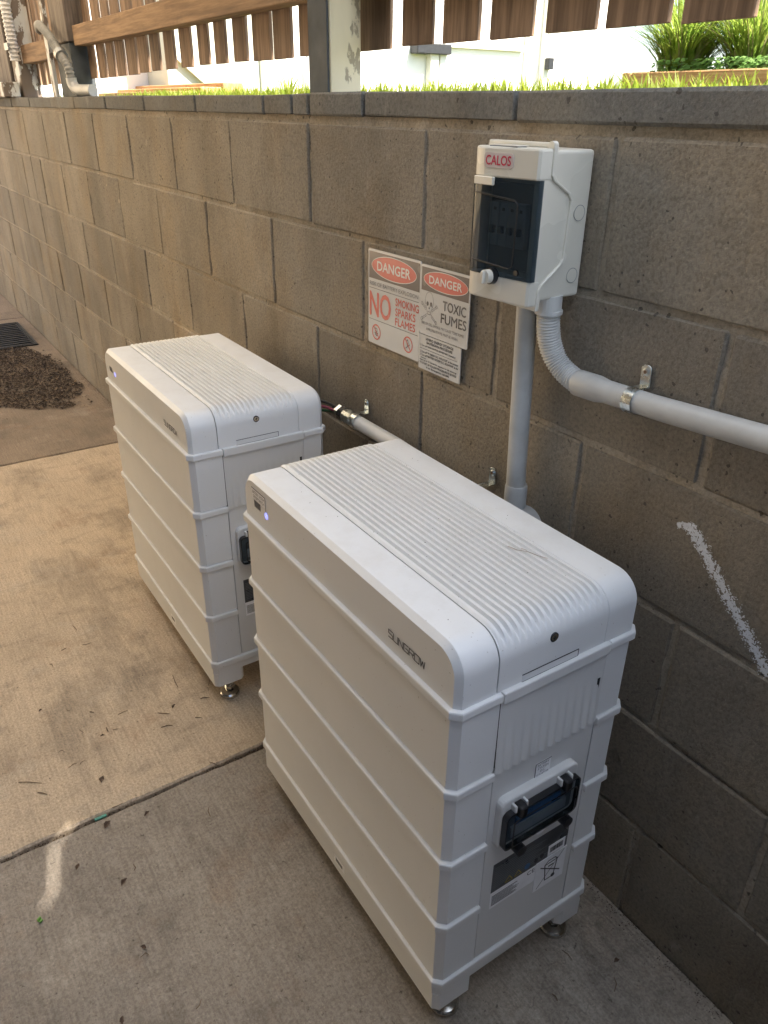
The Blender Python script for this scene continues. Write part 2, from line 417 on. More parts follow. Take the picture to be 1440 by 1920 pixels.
class Plane:
    """2-D drawing sheet set into the scene: (u, v) -> origin + u*U + v*V, raised along Nrm."""
    def __init__(s, o, U, V): s.o, s.U, s.V = Vector(o), Vector(U).normalized(), Vector(V).normalized(); s.N = s.U.cross(s.V)
    def P(s, u, v, h=0): return s.o + s.U * u + s.V * v + s.N * h
    def poly(s, bm, pts, h0, h1):
        lo = [bm.verts.new(s.P(u, v, h0)) for u, v in pts]; hi = [bm.verts.new(s.P(u, v, h1)) for u, v in pts]
        n = len(pts); fs = [bm.faces.new(hi)]
        for i in range(n): fs.append(bm.faces.new((lo[i], lo[(i + 1) % n], hi[(i + 1) % n], hi[i])))
        bmesh.ops.recalc_face_normals(bm, faces=fs); return bm
    def ring(s, bm, cu, cv, a, b, w, h, n=32):
        A = [bm.verts.new(s.P(cu + a * math.cos(2 * PI * k / n), cv + b * math.sin(2 * PI * k / n), h)) for k in range(n)]
        B = [bm.verts.new(s.P(cu + (a - w) * math.cos(2 * PI * k / n), cv + (b - w) * math.sin(2 * PI * k / n), h)) for k in range(n)]
        for k in range(n): bm.faces.new((A[k], A[(k + 1) % n], B[(k + 1) % n], B[k]))
        return bm
    def line(s, bm, pts, w, h, closed=False):
        pts = [Vector((p[0], p[1], 0)) for p in pts]
        if closed: pts.append(pts[0])
        for a, b in zip(pts, pts[1:]):
            d = (b - a); 
            if d.length < 1e-9: continue
            d = d.normalized(); q = Vector((-d.y, d.x, 0)) * w / 2; a2, b2 = a - d * w * .3, b + d * w * .3
            bm.faces.new([bm.verts.new(s.P(v.x, v.y, h)) for v in (a2 - q, b2 - q, b2 + q, a2 + q)])
        return bm
    def text(s, bm, txt, u, v, w, hgt, h, bold=0.0):
        """fit txt in the box with lower-left corner (u,v), width w and cap height hgt; bold thickens the strokes by overlaid passes."""
        cu = bpy.data.curves.new('t', 'FONT'); cu.body = txt; cu.resolution_u = 3
        o = bpy.data.objects.new('t', cu); me = bpy.data.meshes.new_from_object(o)
        xs = [p.co.x for p in me.vertices]; ys = [p.co.y for p in me.vertices]
        x0, x1, y0, y1 = min(xs), max(xs), min(ys), max(ys)
        d = bold * hgt
        for q, (du, dv) in enumerate(((0, 0),) if not bold else ((-d, 0), (d, 0), (0, d), (0, -d))):
            vs = [bm.verts.new(s.P(u + du + (p.co.x - x0) / (x1 - x0) * w, v + dv + (p.co.y - y0) / (y1 - y0) * hgt, h + q * .00004)) for p in me.vertices]
            for f in me.polygons:
                try: bm.faces.new([vs[k] for k in f.vertices])
                except ValueError: pass
        bpy.data.objects.remove(o); bpy.data.curves.remove(cu); bpy.data.meshes.remove(me)
        return bm
def ell(cu, cv, a, b, n=32): return [(cu + a * math.cos(2 * PI * k / n), cv + b * math.sin(2 * PI * k / n)) for k in range(n)]

def crumbs(seed, n, gen, lo, hi):
    r = random.Random(seed); bm = nb()
    for _ in range(n):
        x, y, z = gen(r); s = r.uniform(lo, hi); a = r.uniform(0, 6.28)
        p_ = [Vector((x + s * math.cos(a + q) * r.uniform(.5, 1.2), y + s * math.sin(a + q) * r.uniform(.5, 1.2), z)) for q in (0, 2.1, 4.2)]
        top = bm.verts.new((x, y, z + s * .7)); b = [bm.verts.new(q) for q in p_]
        for i in range(3): bm.faces.new((b[i], b[(i + 1) % 3], top))
    return bm

def copy_tree(o, parent=None, skip=()):
    c = o.copy(); COL.objects.link(c); c.parent = parent
    for ch in list(o.children):
        if ch.name.split('.')[0] in skip: continue
        copy_tree(ch, c, skip)
    return c

# ------------------------------------------------------------------ setting: ground, floor slabs, undercroft and added light shapers
CX = [-12.0, -7.9, -5.3, -2.722, -.728, 1.3]
floor = obj('floor', bx(-12, 1.3, -6, -.002, -.30, -.035), 'joint'); struct(floor)
for i, (a, b) in enumerate(zip(CX, CX[1:])):
    bm = nb(); g = .0045 if i != 2 else .006
    # slab sheet with slightly wandering broken edges
    n = 240; y0, y1 = -6, -.004
    def edge(x, s, seed):
        out = []
        for k in range(n + 1):
            y = y0 + (y1 - y0) * (k / n) ** .55
            w = noise.noise(Vector((y * 9, seed, 0))) * .003 + noise.noise(Vector((y * 45, seed, 4))) * .0028
            out.append((x + s * (g + max(-.003, w)), y))
        return out
    L, R = edge(a, 1, i * 3.1), edge(b, -1, i * 3.1 + 7)
    top = .0 if i != 4 else -.002
    ring_t = [(x, y, top) for x, y in L] + [(x, y, top) for x, y in reversed(R)]
    vt = [bm.verts.new(p) for p in ring_t]
    ch = [bm.verts.new((p[0], p[1], top)) for p in ring_t]
    cx, cy = (a + b) / 2, -3
    for v, p in zip(vt, ring_t):       # small arris
        v.co.x += .004 if p[0] < cx else -.004
    for v in ch: v.co.z -= .004
    lo = [bm.verts.new((p[0], p[1], -.034)) for p in ring_t]
    m = len(ring_t); fs = [bm.faces.new(vt)]
    for k in range(m):
        k2 = (k + 1) % m
        fs.append(bm.faces.new((vt[k], vt[k2], ch[k2], ch[k]))); fs.append(bm.faces.new((ch[k], ch[k2], lo[k2], lo[k])))
    bmesh.ops.recalc_face_normals(bm, faces=fs)
    obj('slab', bm, 'concrete' if i == 3 else 'concrete_grey' if i > 3 else 'concrete_far', floor)  # slab tones carry the light falloff along the floor
# outside: one ground sheet that reaches the horizon, raised lawn behind the wall
bm = nb()
vs = [bm.verts.new(p) for p in ((-250, -250, -.31), (250, -250, -.31), (250, 250, -.31), (-250, 250, -.31))]; bm.faces.new(vs)
struct(obj('ground', bm, 'paving'))
struct(obj('driveway', bx(-60, -12.01, -40, -.01, -.30, -.02), 'paving'))
struct(obj('dark_ground', bx(1.3, 60, -40, -.002, -.30, -.004), 'low_bounce'))  # unseen, made dark so little light bounces back
struct(obj('lawn', bx(-30, 30, .191, 40, -.3, 1.322), 'lawn'))

ROOF_X = 1.28
# unseen ceiling and walls, placed and shaped to block and steer light
struct(obj('ceiling', bx(-4.2, 2.7, -3.2, -1.0, 2.44, 2.70), 'ceil'))
struct(obj('ceiling', bx(ROOF_X, 2.7, -.998, .42, 2.40, 2.475), 'ceil'))
struct(obj('unseen_back_wall', bx(-3.3, 2.7, -3.35, -3.20, -.03, 2.70), 'backwall'))  # unseen, extended and darkened to cut side light
struct(obj('low_light_blocker', bx(1.55, 1.70, -3.19, -.01, -.003, 1.25), 'low_blocker'))  # unseen, added to shade the low end of the nearer battery
rf = thing('light_diffuser_roof', 'unseen frosted sheeting added overhead to diffuse sunlight downward', 'roof', (-1, 0, 2.5))  # added diffuser out of view, gives soft light from above
k = 0; x0 = ROOF_X + 1 + .05
while x0 > -3.3:
    bm = nb(); rows = []
    for i in range(25):
        x = x0 - .87 * i / 24; z = .02 * math.sin(i * PI / 2) + (k % 2) * .004
        rows.append([bm.verts.new((x, y, z)) for y in (-.99, -.180 - .49 * max(-.1, min(.1, x - 1 - 1.155)), -.1745 - .49 * max(-.1, min(.1, x - 1 - 1.155)), .42)])
    for A, B in zip(rows, rows[1:]):
        for j in range(3):
            xm = (A[0].co.x + B[0].co.x) / 2 - 1
            if j == 1 and 1.07 < xm < 1.25: continue        # slit cut to drop a thin sun streak on the floor
            bm.faces.new((A[j], B[j], B[j + 1], A[j + 1]))
    obj('diffuser_sheet', bm, 'frost' if x0 > .0 + 1 else 'frost_mid' if x0 > -.75 + 1 else 'frost_warm', rf); x0 -= .85; k += 1
bounce_obj = thing('warm_bounce_block', 'unseen cream block added to bounce warm sunlight into the passage', 'building', (-8.8, -7, 0))  # added reflector out of view, bounces warm sun inward
obj('wall', bx(-4, 0, -9, 6.2, -.02, 6.0), 'warm_bounce', bounce_obj)
obj('roof', bx(-4.4, .3, -9.4, 6.5, 6.0, 6.2), 'galv', bounce_obj)

# ------------------------------------------------------------------ block wall
wall = thing('block_wall', 'long brown grey concrete block wall with grey capping behind the batteries', 'wall', (0, 0, 0))
BX, BZ = .428, .214
ZL = [0.0, .214, .4275, .640, .8535, 1.0755, 1.283]
def mortar_mesh():
    bm = nb(); nx, nz = 420, 60
    x0, x1 = -9.6, 1.9
    g = [[None] * (nz + 1) for _ in range(nx + 1)]
    for i in range(nx + 1):
        for k in range(nz + 1):
            x = x0 + (x1 - x0) * i / nx; z = -.02 + 1.318 * k / nz
            y = .0036 + .0030 * noise.noise(Vector((x * 22, z * 22, 0))) + .0024 * noise.noise(Vector((x * 70, z * 70, 3)))
            g[i][k] = bm.verts.new((x, y, z))
    for i in range(nx):
        for k in range(nz): bm.faces.new((g[i][k], g[i + 1][k], g[i + 1][k + 1], g[i][k + 1]))
    box(bm, x0, x1, .02, .188, -.3, 1.297)
    return bm
obj('mortar', mortar_mesh(), 'mortar', wall)
def block_mesh(w, h, d, seed, amp=.0016):
    rnd = random.Random(seed)
    bm = box(nb(), -w / 2, w / 2, 0, d, 0, h, bev=.0028)
    for v in bm.verts:
        v.co += Vector((rnd.uniform(-amp, amp), rnd.uniform(-amp * .4, amp * .4), rnd.uniform(-amp, amp)))
    me = bpy.data.meshes.new('block'); bm.to_mesh(me); bm.free(); me.materials.append(M['block']); return me
VAR = {}
def block(x0, x1, z0, z1, name='block', mat='block'):
    w, h = round(x1 - x0, 4), round(z1 - z0, 4)
    key = (w, h, random.randrange(4), mat)
    if key not in VAR:
        VAR[key] = block_mesh(w, h, .09 if mat == 'block' else .196, len(VAR) * 7 + 3)
        VAR[key].materials.clear(); VAR[key].materials.append(M[mat])
    o = bpy.data.objects.new(name, VAR[key]); COL.objects.link(o); o.parent = wall
    o.location = ((x0 + x1) / 2 + random.uniform(-.001, .001), random.uniform(-.0022, .0012) - (.004 if mat == 'cap' else 0), z0 + random.uniform(-.0008, .0008))
    o.rotation_euler = (random.uniform(-.003, .003), random.uniform(-.003, .003), random.uniform(-.003, .003))
    if x0 < .03 < x1 and z0 < .72 < z1:
        global CHALK_Y
        o.rotation_euler = (0, 0, 0); CHALK_Y = o.location.y
CHALK_Y = -.002
J = .0105
off = {6: -.245, 5: -.025, 4: -.232, 3: -.010, 2: .201, 1: .007}
CTRL = -4.09
for c in range(1, 7):
    z0, z1 = ZL[c - 1] + J / 2, ZL[c] - J / 2
    if c == 1: z0 = -.01
    if c == 6: z1 = ZL[6] - .001
    xs = []; x = off[c]
    while x < 1.9: x += BX
    while x > -9.6: xs.append(x); x -= BX
    for a, b in zip(xs[1:], xs):
        jit = .002
        a2, b2 = a + J / 2, b - J / 2
        if a < CTRL - .06 and b > CTRL + .06:
            block(a2, CTRL - .006, z0, z1); block(CTRL + .006, b2, z0, z1)
        else: block(a2, b2, z0, z1)
xs = [.84, .41, -.02, -.450, -.878, -1.095, -1.170, -1.314, -1.739, -2.176, -2.598, -3.026, -3.433, -3.86, -4.29, -4.72, -5.15, -5.58, -6.0, -6.43, -6.86, -7.3, -7.7, -8.15, -8.6, -9.0, -9.4]
xs = [1.7, 1.27] + xs
for a, b in zip(xs[1:], xs): block(a + .005, b - .005, 1.2975, 1.3385, 'cap_block', 'cap')
# chalk streak: flakes of white chalk stuck on the rough face of the blocks
def chalk():
    bm = nb(); rnd = random.Random(5)
    path = catmull([(-.040, 0, .7915), (-.022, 0, .7965), (-.006, 0, .784), (.012, 0, .767), (.034, 0, .745), (.062, 0, .717), (.094, 0, .687), (.128, 0, .653), (.140, 0, .6455)], 30)
    for i in range(26000):
        t = rnd.random(); p = path[int(t * (len(path) - 1))]
        wd = (.0100 + .0035 * noise.noise(Vector((t * 14, 1, 1)))) * (.45 + .55 * min(1, t / .16))
        g = rnd.gauss(0, .48); q = p + Vector((.70, 0, .71)) * g * wd + Vector((.71, 0, -.70)) * rnd.uniform(-.004, .004)
        hi = .5 * noise.noise(Vector((q.x * 190, q.z * 190, 2))) + .5 * noise.noise(Vector((q.x * 420, q.z * 420, 7)))     # chalk only catches on the high points
        if hi < -.20 + .27 * abs(g): continue
        if t < .10 and rnd.random() < .75: continue
        s = rnd.uniform(.00035, .0010)
        k = rnd.randint(3, 5); a0 = rnd.random() * 6; y = CHALK_Y - .0005 - rnd.random() * .0005
        bm.faces.new([bm.verts.new((q.x + s * math.cos(a0 + 2 * PI * j / k) * rnd.uniform(.6, 1.3), y, q.z + s * math.sin(a0 + 2 * PI * j / k) * rnd.uniform(.6, 1.3))) for j in range(k)])
    return bm
o = obj('chalk_streak', chalk(), 'chalk', wall, kind='stuff'); o['label'] = 'white chalk streak smeared on the blocks'

# ------------------------------------------------------------------ battery cabinet
L, D, PZ, ZR = .625, .330, .1363, .674
def lid_profile(shr, n=8):
    x0, x1, zb, zt, r = -L + .006 + shr, -.006 - shr, .6725, .757 - shr, .039 - shr * .7
    pts = [(x0, zb)] + [(x0 + r - r * math.cos(math.radians(90 * k / n)), zt - r + r * math.sin(math.radians(90 * k / n))) for k in range(n + 1)]
    m = 18
    pts += [(x0 + r + (x1 - x0 - 2 * r) * k / m, zt) for k in range(1, m)]
    pts += [(x1 - r + r * math.sin(math.radians(90 * k / n)), zt - r + r * math.cos(math.radians(90 * k / n))) for k in range(n + 1)] + [(x1, zb)]
    return pts
def loft(bm, stations, cap0=True, cap1=True):
    rows = [[bm.verts.new((x, y, z)) for x, z in prof] for y, prof in stations]; fs = []
    for A, B in zip(rows, rows[1:]):
        for k in range(len(A) - 1): fs.append(bm.faces.new((A[k], A[k + 1], B[k + 1], B[k])))
    if cap0: fs.append(bm.faces.new(rows[0]))
    if cap1: fs.append(bm.faces.new(rows[-1]))
    bmesh.ops.recalc_face_normals(bm, faces=fs)
    return bm
YA, YB = -.260, -.070          # ribbed band
def make_battery():
    t = thing('home_battery', '', 'battery')
    bm = nb()
    c = [(0.0, .0084), (.0080, .0003), (.0100, 0.0)]
    st = [(-D + .007 + dy, lid_profile(s)) for dy, s in c] + [(YA - .004, lid_profile(0)), (YA - .0015, lid_profile(.0004)), (YA - .0005, lid_profile(.0016))]
    loft(bm, st)
    st = [(-.007 - dy, lid_profile(s)) for dy, s in c] + [(YB + .004, lid_profile(0)), (YB + .0015, lid_profile(.0004)), (YB + .0005, lid_profile(.0016))]
    loft(bm, st)
    obj('lid', bm, 'shell', t, 28)
    bm = nb(); st = []; NR = 17; per = 10
    base = lid_profile(0)
    x0, x1 = -L + .006, -.006
    for i in range(NR * per + 1):
        u = i / (NR * per); y = YA + .0006 + (YB - YA - .0012) * u
        edge = min(1, min(u, 1 - u) * 40)
        hgt = min(1, 1.5 * (.5 - .5 * math.cos(2 * PI * u * NR)) ** .8) * .0080
        prof = []
        for x, z in base:
            w = max(0, min(1, (z - .736) / .018)); w = w * w * (3 - 2 * w)
            d = (-.0055 * w + hgt * w) * edge
            nx = 0; nz = 1
            if x < x0 + .039: a = (x0 + .039 - x) / .039; nx, nz = -a, math.sqrt(max(0, 1 - a * a))
            if x > x1 - .039: a = (x - x1 + .039) / .039; nx, nz = a, math.sqrt(max(0, 1 - a * a))
            prof.append((x + nx * d, z + nz * d))
        st.append((y, prof))
    rc = obj('ribbed_cover', loft(nb(), st), 'shell', t, 60)
    # screw and notch of the cover end
    bm = nb(); tube(bm, [(-.0075, -.170, .7235), (-.0052, -.170, .7235)], .0052, 20)
    sc = obj('screw', bm, 'chrome', rc)
    bm = nb(); box(bm, -.0058, -.0049, -.1728, -.1672, .7229, .7241); box(bm, -.0058, -.00485, -.1706, -.1694, .7207, .7263)
    obj('screw_slot', bm, 'gap', rc)
    bm = nb(); tube(bm, [(-.0075, -.170, .7235), (-.00545, -.170, .7235)], .0068, 24); obj('screw_recess', bm, 'gap', rc)
    bm = nb(); box(bm, -.0068, -.00545, -.219, -.121, .6735, .6842); obj('latch_slot', bm, 'shell2', rc)
    bm = nb(); box(bm, -.0068, -.0052, -.2195, -.1205, .6842, .6850); box(bm, -.0068, -.0050, -.2195, -.1205, .6722, .6742); box(bm, -.0068, -.0052, -.1209, -.1201, .6742, .6850); obj('latch_gap', bm, 'gap', rc)
    # four stacked modules
    NA, NB = -.2535, -.0600
    def foot(x0, x1, y0, y1, c, notch=True, nd=.014):
        p = [(x0 + c, y0), (x1 - c, y0), (x1, y0 + c)]
        if notch: p += [(x1, NA), (x1 - nd, NA), (x1 - nd, NB), (x1, NB)]
        return p + [(x1, y1 - c), (x1 - c, y1), (x0 + c, y1), (x0, y1 - c), (x0, y0 + c)]
    for k in range(4):
        z1 = ZR - PZ * k; z0 = z1 - PZ
        md = obj('battery_module', prism(nb(), foot(-L + .0052, -.0052, -D + .0052, -.0052, .011, nd=.0095), 2, z0 + .0006, z1 - .012), 'shell', t)
        obj('rim', prism(nb(), foot(-L, 0, -D, 0, .012), 2, z1 - .0150, z1 - .0008, bev=.0026, seg=2), 'shell', md)
    # end panel and corrugated end cover
    pn = obj('end_panel', bx(-.0130, -.0054, NA + .0016, NB - .0016, .1305, .5325, bev=.0008), 'shell2', t)
    obj('shadow_gap', bx(-.0150, -.0135, NA + .0002, NB - .0002, .1305, .655), 'gap', t)
    bm = nb(); ny, nz = 17 * 6, 14; NCR = 12
    rows = []
    for k in range(nz + 1):
        w = k / nz; z = .662 - (.662 - .531) * w; row = []
        for i in range(ny + 1):
            u = i / ny; y = NA + .0010 + (NB - NA - .0020) * u
            ww = max(0, (w - .25) / .75); ww = ww * ww * (3 - 2 * ww)
            env = min(1, min(u, 1 - u) * 18)
            row.append(bm.verts.new((-.0048 + .0034 * ww * (.5 - .5 * math.cos(2 * PI * u * NCR)) * env + .001 * ww, y, z)))
        rows.append(row)
    rows.append([bm.verts.new((-.013, v.co.y, v.co.z)) for v in rows[-1]])
    for A, B in zip(rows, rows[1:]):
        for i in range(ny): bm.faces.new((A[i], A[i + 1], B[i + 1], B[i]))
    bmesh.ops.recalc_face_normals(bm, faces=bm.faces[:])
    ec = obj('end_cover', bm, 'shell2', t, True)
    obj('cover_rim', bx(-.012, .0012, NA + .0010, NB - .0010, .6555, .6738, bev=.002, seg=2), 'shell2', ec)
    obj('release_slot', bx(-.0050, -.0041, NB - .0115, NB - .0065, .592, .613), 'gap', ec)
    # base with plinth rails
    bs = obj('base', prism(nb(), chamf(-L + .004, -.004, -D + .004, -.004, .011), 2, .0935, .1132), 'shell', t)
    obj('rim', prism(nb(), chamf(-L, 0, -D, 0, .012), 2, .1120, .1296, bev=.0028, seg=2), 'shell', bs)
    for y0, y1 in ((-D + .004, -.250), (-.062, -.004)):
        obj('plinth', prism(nb(), chamf(-L + .004, -.004, y0, y1, .009), 2, .0565, .0940), 'shell', bs)
    obj('serial_sticker', bx(-.318, -.282, -D + .0034, -D + .0041, .074, .091), 'lab_white', bs)
    bm = nb(); [box(bm, -.312 + k * .0024, -.3108 + k * .0024, -D + .0031, -D + .0036, .079, .087) for k in range(10)]
    obj('serial_print', bm, 'ink', bs)
    for x, y in ((-.033, -D + .047), (-.033, -.036), (-L + .036, -D + .047), (-L + .036, -.036)):
        ft = obj('foot', lathe(nb(), [(.0235, 0), (.0245, .002), (.0245, .009), (.022, .0125), (.013, .0155), (.0085, .0170)], x, y, 24), 'chrome', t, True)
        obj('stem', lathe(nb(), [(.006, .016), (.006, .075)], x, y, 12), 'chrome', ft)
        obj('nut', lathe(nb(), [(.0115, .0205), (.0128, .0220), (.0128, .0300), (.0115, .0315)], x, y, 6), 'chrome', ft)
    # brand lettering and indicators on the long face
    pl = Plane((0, -D + .0066, 0), (1, 0, 0), (0, 0, 1))
    bm = nb(); u = -.154; hh = .0112; z0 = .6935; w = .0098; gp = .0022; lw = .0016
    G = {'S': [[(1, 1), (0, 1), (0, .55), (1, .5), (1, 0), (0, 0)]], 'U': [[(0, 1), (0, 0), (1, 0), (1, 1)]], 'N': [[(0, 0), (0, 1), (1, 0), (1, 1)]],
         'G': [[(1, 1), (0, 1), (0, 0), (1, 0), (1, .5), (.4, .5)]], 'R': [[(0, 0), (0, 1), (1, 1), (1, .5), (.15, .5)], [(.55, .5), (1, 0)]], 'O': [[(0, 0), (0, 1), (1, 1), (1, 0), (0, 0)]],
         'W': [[(0, 1), (.18, 0), (.5, .8), (.82, 0), (1, 1)]]}
    for chx in 'SUNGROW':
        for pth in G[chx]: pl.line(bm, [(u + a * w, z0 + b * hh) for a, b in pth], lw, .0003)
        u += w + gp
    obj('brand_lettering', bm, 'grey_print', t)
    bm = nb()
    for k in range(6): pl.poly(bm, [(-.573 + k * .0042, .703), (-.5712 + k * .0042, .703), (-.5712 + k * .0042, .716), (-.573 + k * .0042, .716)], 0, .0003)
    obj('charge_bars', bm, 'grey_print', t)
    bm = nb(); pl.ring(bm, -.527, .7045, .0058, .0058, .0016, .0004); pl.poly(bm, ell(-.527, .7045, .0022, .0022, 12), 0, .0004)
    obj('status_light', bm, 'led', t)
    bm = nb(); pl.poly(bm, [(-.580, .7175), (-.5275, .7175), (-.5275, .7380), (-.580, .7380)], 0, .0004)
    ss = obj('switch_sticker', bm, 'lab_white', t)
    bm = nb()
    pl.text(bm, 'BATTERY SYSTEM', -.5775, .7285, .046, .0055, .0006); pl.text(bm, 'ON/OFF SWITCH', -.5755, .7205, .042, .0055, .0006)
    pl.line(bm, [(-.580, .7380), (-.5275, .7380), (-.5275, .7120)], .0016, .0006)
    obj('sticker_print', bm, 'ink', ss)
    # isolator window on the end panel
    e = Plane((-.0054, 0, 0), (0, 1, 0), (0, 0, 1))       # u = y, v = z, out = +x
    def fr(name, pts, h0, h1, mat, par, bev=0):
        bm = nb(); a = [bm.verts.new(e.P(uu, vv, h0)) for uu, vv in pts]; b = [bm.verts.new(e.P(uu, vv, h1)) for uu, vv in pts]
        n = len(pts); fs = [bm.faces.new(b), bm.faces.new(a)]
        for i in range(n): fs.append(bm.faces.new((a[i], a[(i + 1) % n], b[(i + 1) % n], b[i])))
        bmesh.ops.recalc_face_normals(bm, faces=fs)
        if bev: bmesh.ops.bevel(bm, geom=list(fs[0].edges), offset=bev, segments=3, affect='EDGES', profile=.5)
        return obj(name, bm, mat, par)
    ih = fr('isolator_housing', rrect(-.241, -.094, .384, .479, .012), 0, .012, 'shell2', t, .003)
    fr('isolator_interior', rrect(-.233, -.102, .394, .458, .005), .0120, .0126, 'enc_in', ih)
    fr('breaker_rail', [(-.222, .404), (-.116, .404), (-.116, .424), (-.222, .424)], .0126, .0165, 'breaker', ih)
    fr('blue_strip', [(-.214, .4265), (-.128, .4265), (-.128, .4395), (-.214, .4395)], .0126, .0160, 'blue', ih)
    o1 = rrect(-.2385, -.0965, .390, .4600, .010); i1 = rrect(-.227, -.108, .399, .449, .006)
    bmw = nb(); A = [bmw.verts.new(e.P(a, b, .0130)) for a, b in o1]; B = [bmw.verts.new(e.P(a, b, .0215)) for a, b in o1]; Cc = [bmw.verts.new(e.P(a, b, .0260)) for a, b in i1]
    for X, Y in ((A, B), (B, Cc)):
        for i in range(len(X)): bmw.faces.new((X[i], X[(i + 1) % len(X)], Y[(i + 1) % len(X)], Y[i]))
    bmw.faces.new(Cc); bmesh.ops.recalc_face_normals(bmw, faces=bmw.faces[:])
    obj('window_lid', bmw, 'smoke_clear', ih)
    def frame_strip(oo, ii, h0, h1, nm):
        bmw = nb(); A = [bmw.verts.new(e.P(a, b, h1)) for a, b in oo]; B = [bmw.verts.new(e.P(a, b, h1)) for a, b in ii]; A0 = [bmw.verts.new(e.P(a, b, h0)) for a, b in oo]
        for i in range(len(A)):
            j = (i + 1) % len(A); bmw.faces.new((A[i], A[j], B[j], B[i])); bmw.faces.new((A0[i], A0[j], A[j], A[i]))
        bmesh.ops.recalc_face_normals(bmw, faces=bmw.faces[:]); obj(nm, bmw, 'black', ih)
    frame_strip(rrect(-.2388, -.0962, .3897, .4603, .010), rrect(-.2360, -.0990, .3925, .4575, .008), .0125, .0219, 'lid_frame')
    frame_strip(rrect(-.2285, -.1065, .3975, .4505, .006), rrect(-.2262, -.1088, .3998, .4482, .005), .0258, .0264, 'lid_ridge')
    for yc in (-.212, -.126):
        fr('hinge', rrect(yc - .0072, yc + .0072, .4500, .4700, .003), .0122, .0285, 'black', ih, .005)
        for s_ in (-1, 1):
            y0_, y1_ = sorted((yc + s_ * .0080, yc + s_ * .0120))
            fr('hinge_bracket', rrect(y0_, y1_, .4590, .4715, .0018), .0122, .0215, 'shell2', ih, .0012)
    for yc in (-.206, -.114):
        bm = nb(); tube(bm, [e.P(yc, .392, .019), e.P(yc, .384, .019)], .0034, 10); tube(bm, [e.P(yc, .3765, .013), e.P(yc, .3765, .0265)], .0092, 20)
        obj('lid_tab', bm, 'black', ih)
    bm = nb(); pts = [(-.162 + .0105 * math.cos(math.radians(a)), .386 + .0105 * math.sin(math.radians(a))) for a in range(180, 361, 15)]
    e.poly(bm, pts, .0, .0175); obj('padlock_tab', bm, 'lab_white', ih)
    fr('catch', rrect(-.192, -.138, .3745, .3835, .003), 0, .010, 'breaker', ih)
    fr('isolator_sticker', [(-.172, .4765), (-.143, .4765), (-.143, .5045), (-.172, .5045)], 0, .0005, 'lab_white', pn)
    bm = nb()
    for k, tx in enumerate(('BATTERY', 'SYSTEM', 'D.C.', 'ISOLATOR')):
        ww = {0: .022, 1: .020, 2: .009, 3: .024}[k]; e.text(bm, tx, -.1575 - ww / 2, .4975 - k * .0063, ww, .0042, .0008)
    e.line(bm, [(-.172, .4765), (-.172, .5045), (-.143, .5045)], .0016, .0008); obj('isolator_print', bm, 'ink', pn)
    # rating label
    fr('rating_label', [(-.232, .273), (-.076, .273), (-.076, .336), (-.232, .336)], 0, .0005, 'lab_dark', pn)
    fr('label_strip', [(-.232, .2355), (-.135, .2355), (-.135, .273), (-.232, .273)], 0, .0005, 'lab_white', pn)
    bm = nb()
    for k in range(11):
        v = .3250 - k * .0043; e.poly(bm, [(-.228, v), (-.228 + random.uniform(.05, .12), v), (-.228 + random.uniform(.05, .12), v + .0013), (-.228, v + .0013)], 0, .0008)
    obj('label_fine_print', bm, 'lab_text', pn)
    bm = nb()
    for k in range(8):
        v = .2625 - k * .0030; e.poly(bm, [(-.229, v), (-.229 + random.uniform(.03, .062), v), (-.229 + random.uniform(.03, .062), v + .0010), (-.229, v + .0010)], 0, .0008)
    e.text(bm, 'CE', -.158, .2595, .016, .009, .0008)
    obj('strip_print', bm, 'ink', pn)
    bm = nb(); e.line(bm, [(-.205, .2785), (-.190, .2785), (-.197, .289), (-.205, .2785)], .0014, .0009); e.line(bm, [(-.186, .2785), (-.172, .2785), (-.179, .289), (-.186, .2785)], .0014, .0009); obj('warning_print', bm, 'yellow', pn)
    bm = nb(); e.poly(bm, ell(-.160, .284, .006, .006, 16), 0, .0009); obj('label_mark', bm, 'blue', pn)
    bm = nb(); e.poly(bm, ell(-.142, .285, .004, .005, 12), 0, .0009); e.poly(bm, ell(-.130, .287, .004, .005, 12), 0, .0009); obj('label_pictogram', bm, 'ink', pn)
    fr('barcode_sticker', [(-.117, .276), (-.081, .276), (-.081, .2995), (-.117, .2995)], 0, .0010, 'lab_white', pn)
    bm = nb(); u = -.113
    while u < -.086:
        ww = random.choice((.0006, .001, .0016)); e.poly(bm, [(u, .283), (u + ww, .283), (u + ww, .294), (u, .294)], 0, .0013); u += ww + random.choice((.0006, .0010))
    obj('barcode', bm, 'ink', pn)
    fr('bin_sticker', [(-.140, .2060), (-.0745, .2060), (-.0745, .2745), (-.140, .2745)], 0, .0014, 'lab_white', pn)
    bm = nb(); cu, cv, s = -.107, .242, .0215
    e.line(bm, [(cu - s * .62, cv + s * .75), (cu + s * .62, cv + s * .75), (cu + s * .42, cv - s), (cu - s * .42, cv - s)], .0022, .0018, True)
    e.line(bm, [(cu - s * .62, cv + s * .78), (cu - s * .30, cv + s * 1.05), (cu + s * .35, cv + s * 1.05), (cu + s * .66, cv + s * .78)], .0020, .0018)
    e.line(bm, [(cu - s * .2, cv + s * .4), (cu + s * .25, cv + s * .4)], .0030, .0018)
    e.poly(bm, ell(cu + s * .40, cv - s * .95, .0042, .0042, 14), 0, .0018)
    e.line(bm, [(cu - s * 1.2, cv - s * 1.45), (cu + s * 1.25, cv + s * 1.4)], .0013, .0018)
    e.line(bm, [(cu - s * 1.05, cv + s * .75), (cu + s * 1.05, cv - s * .75)], .0022, .0018)
    obj('bin_print', bm, 'ink', pn)
    return t
near = make_battery(); near.location = (0, -.0974, 0); near.rotation_euler = (0, 0, -.0073)
near['label'] = 'nearer white stacked home battery cabinet with ribbed lid and window isolator on its end'; near['group'] = 'battery cabinets along the wall'
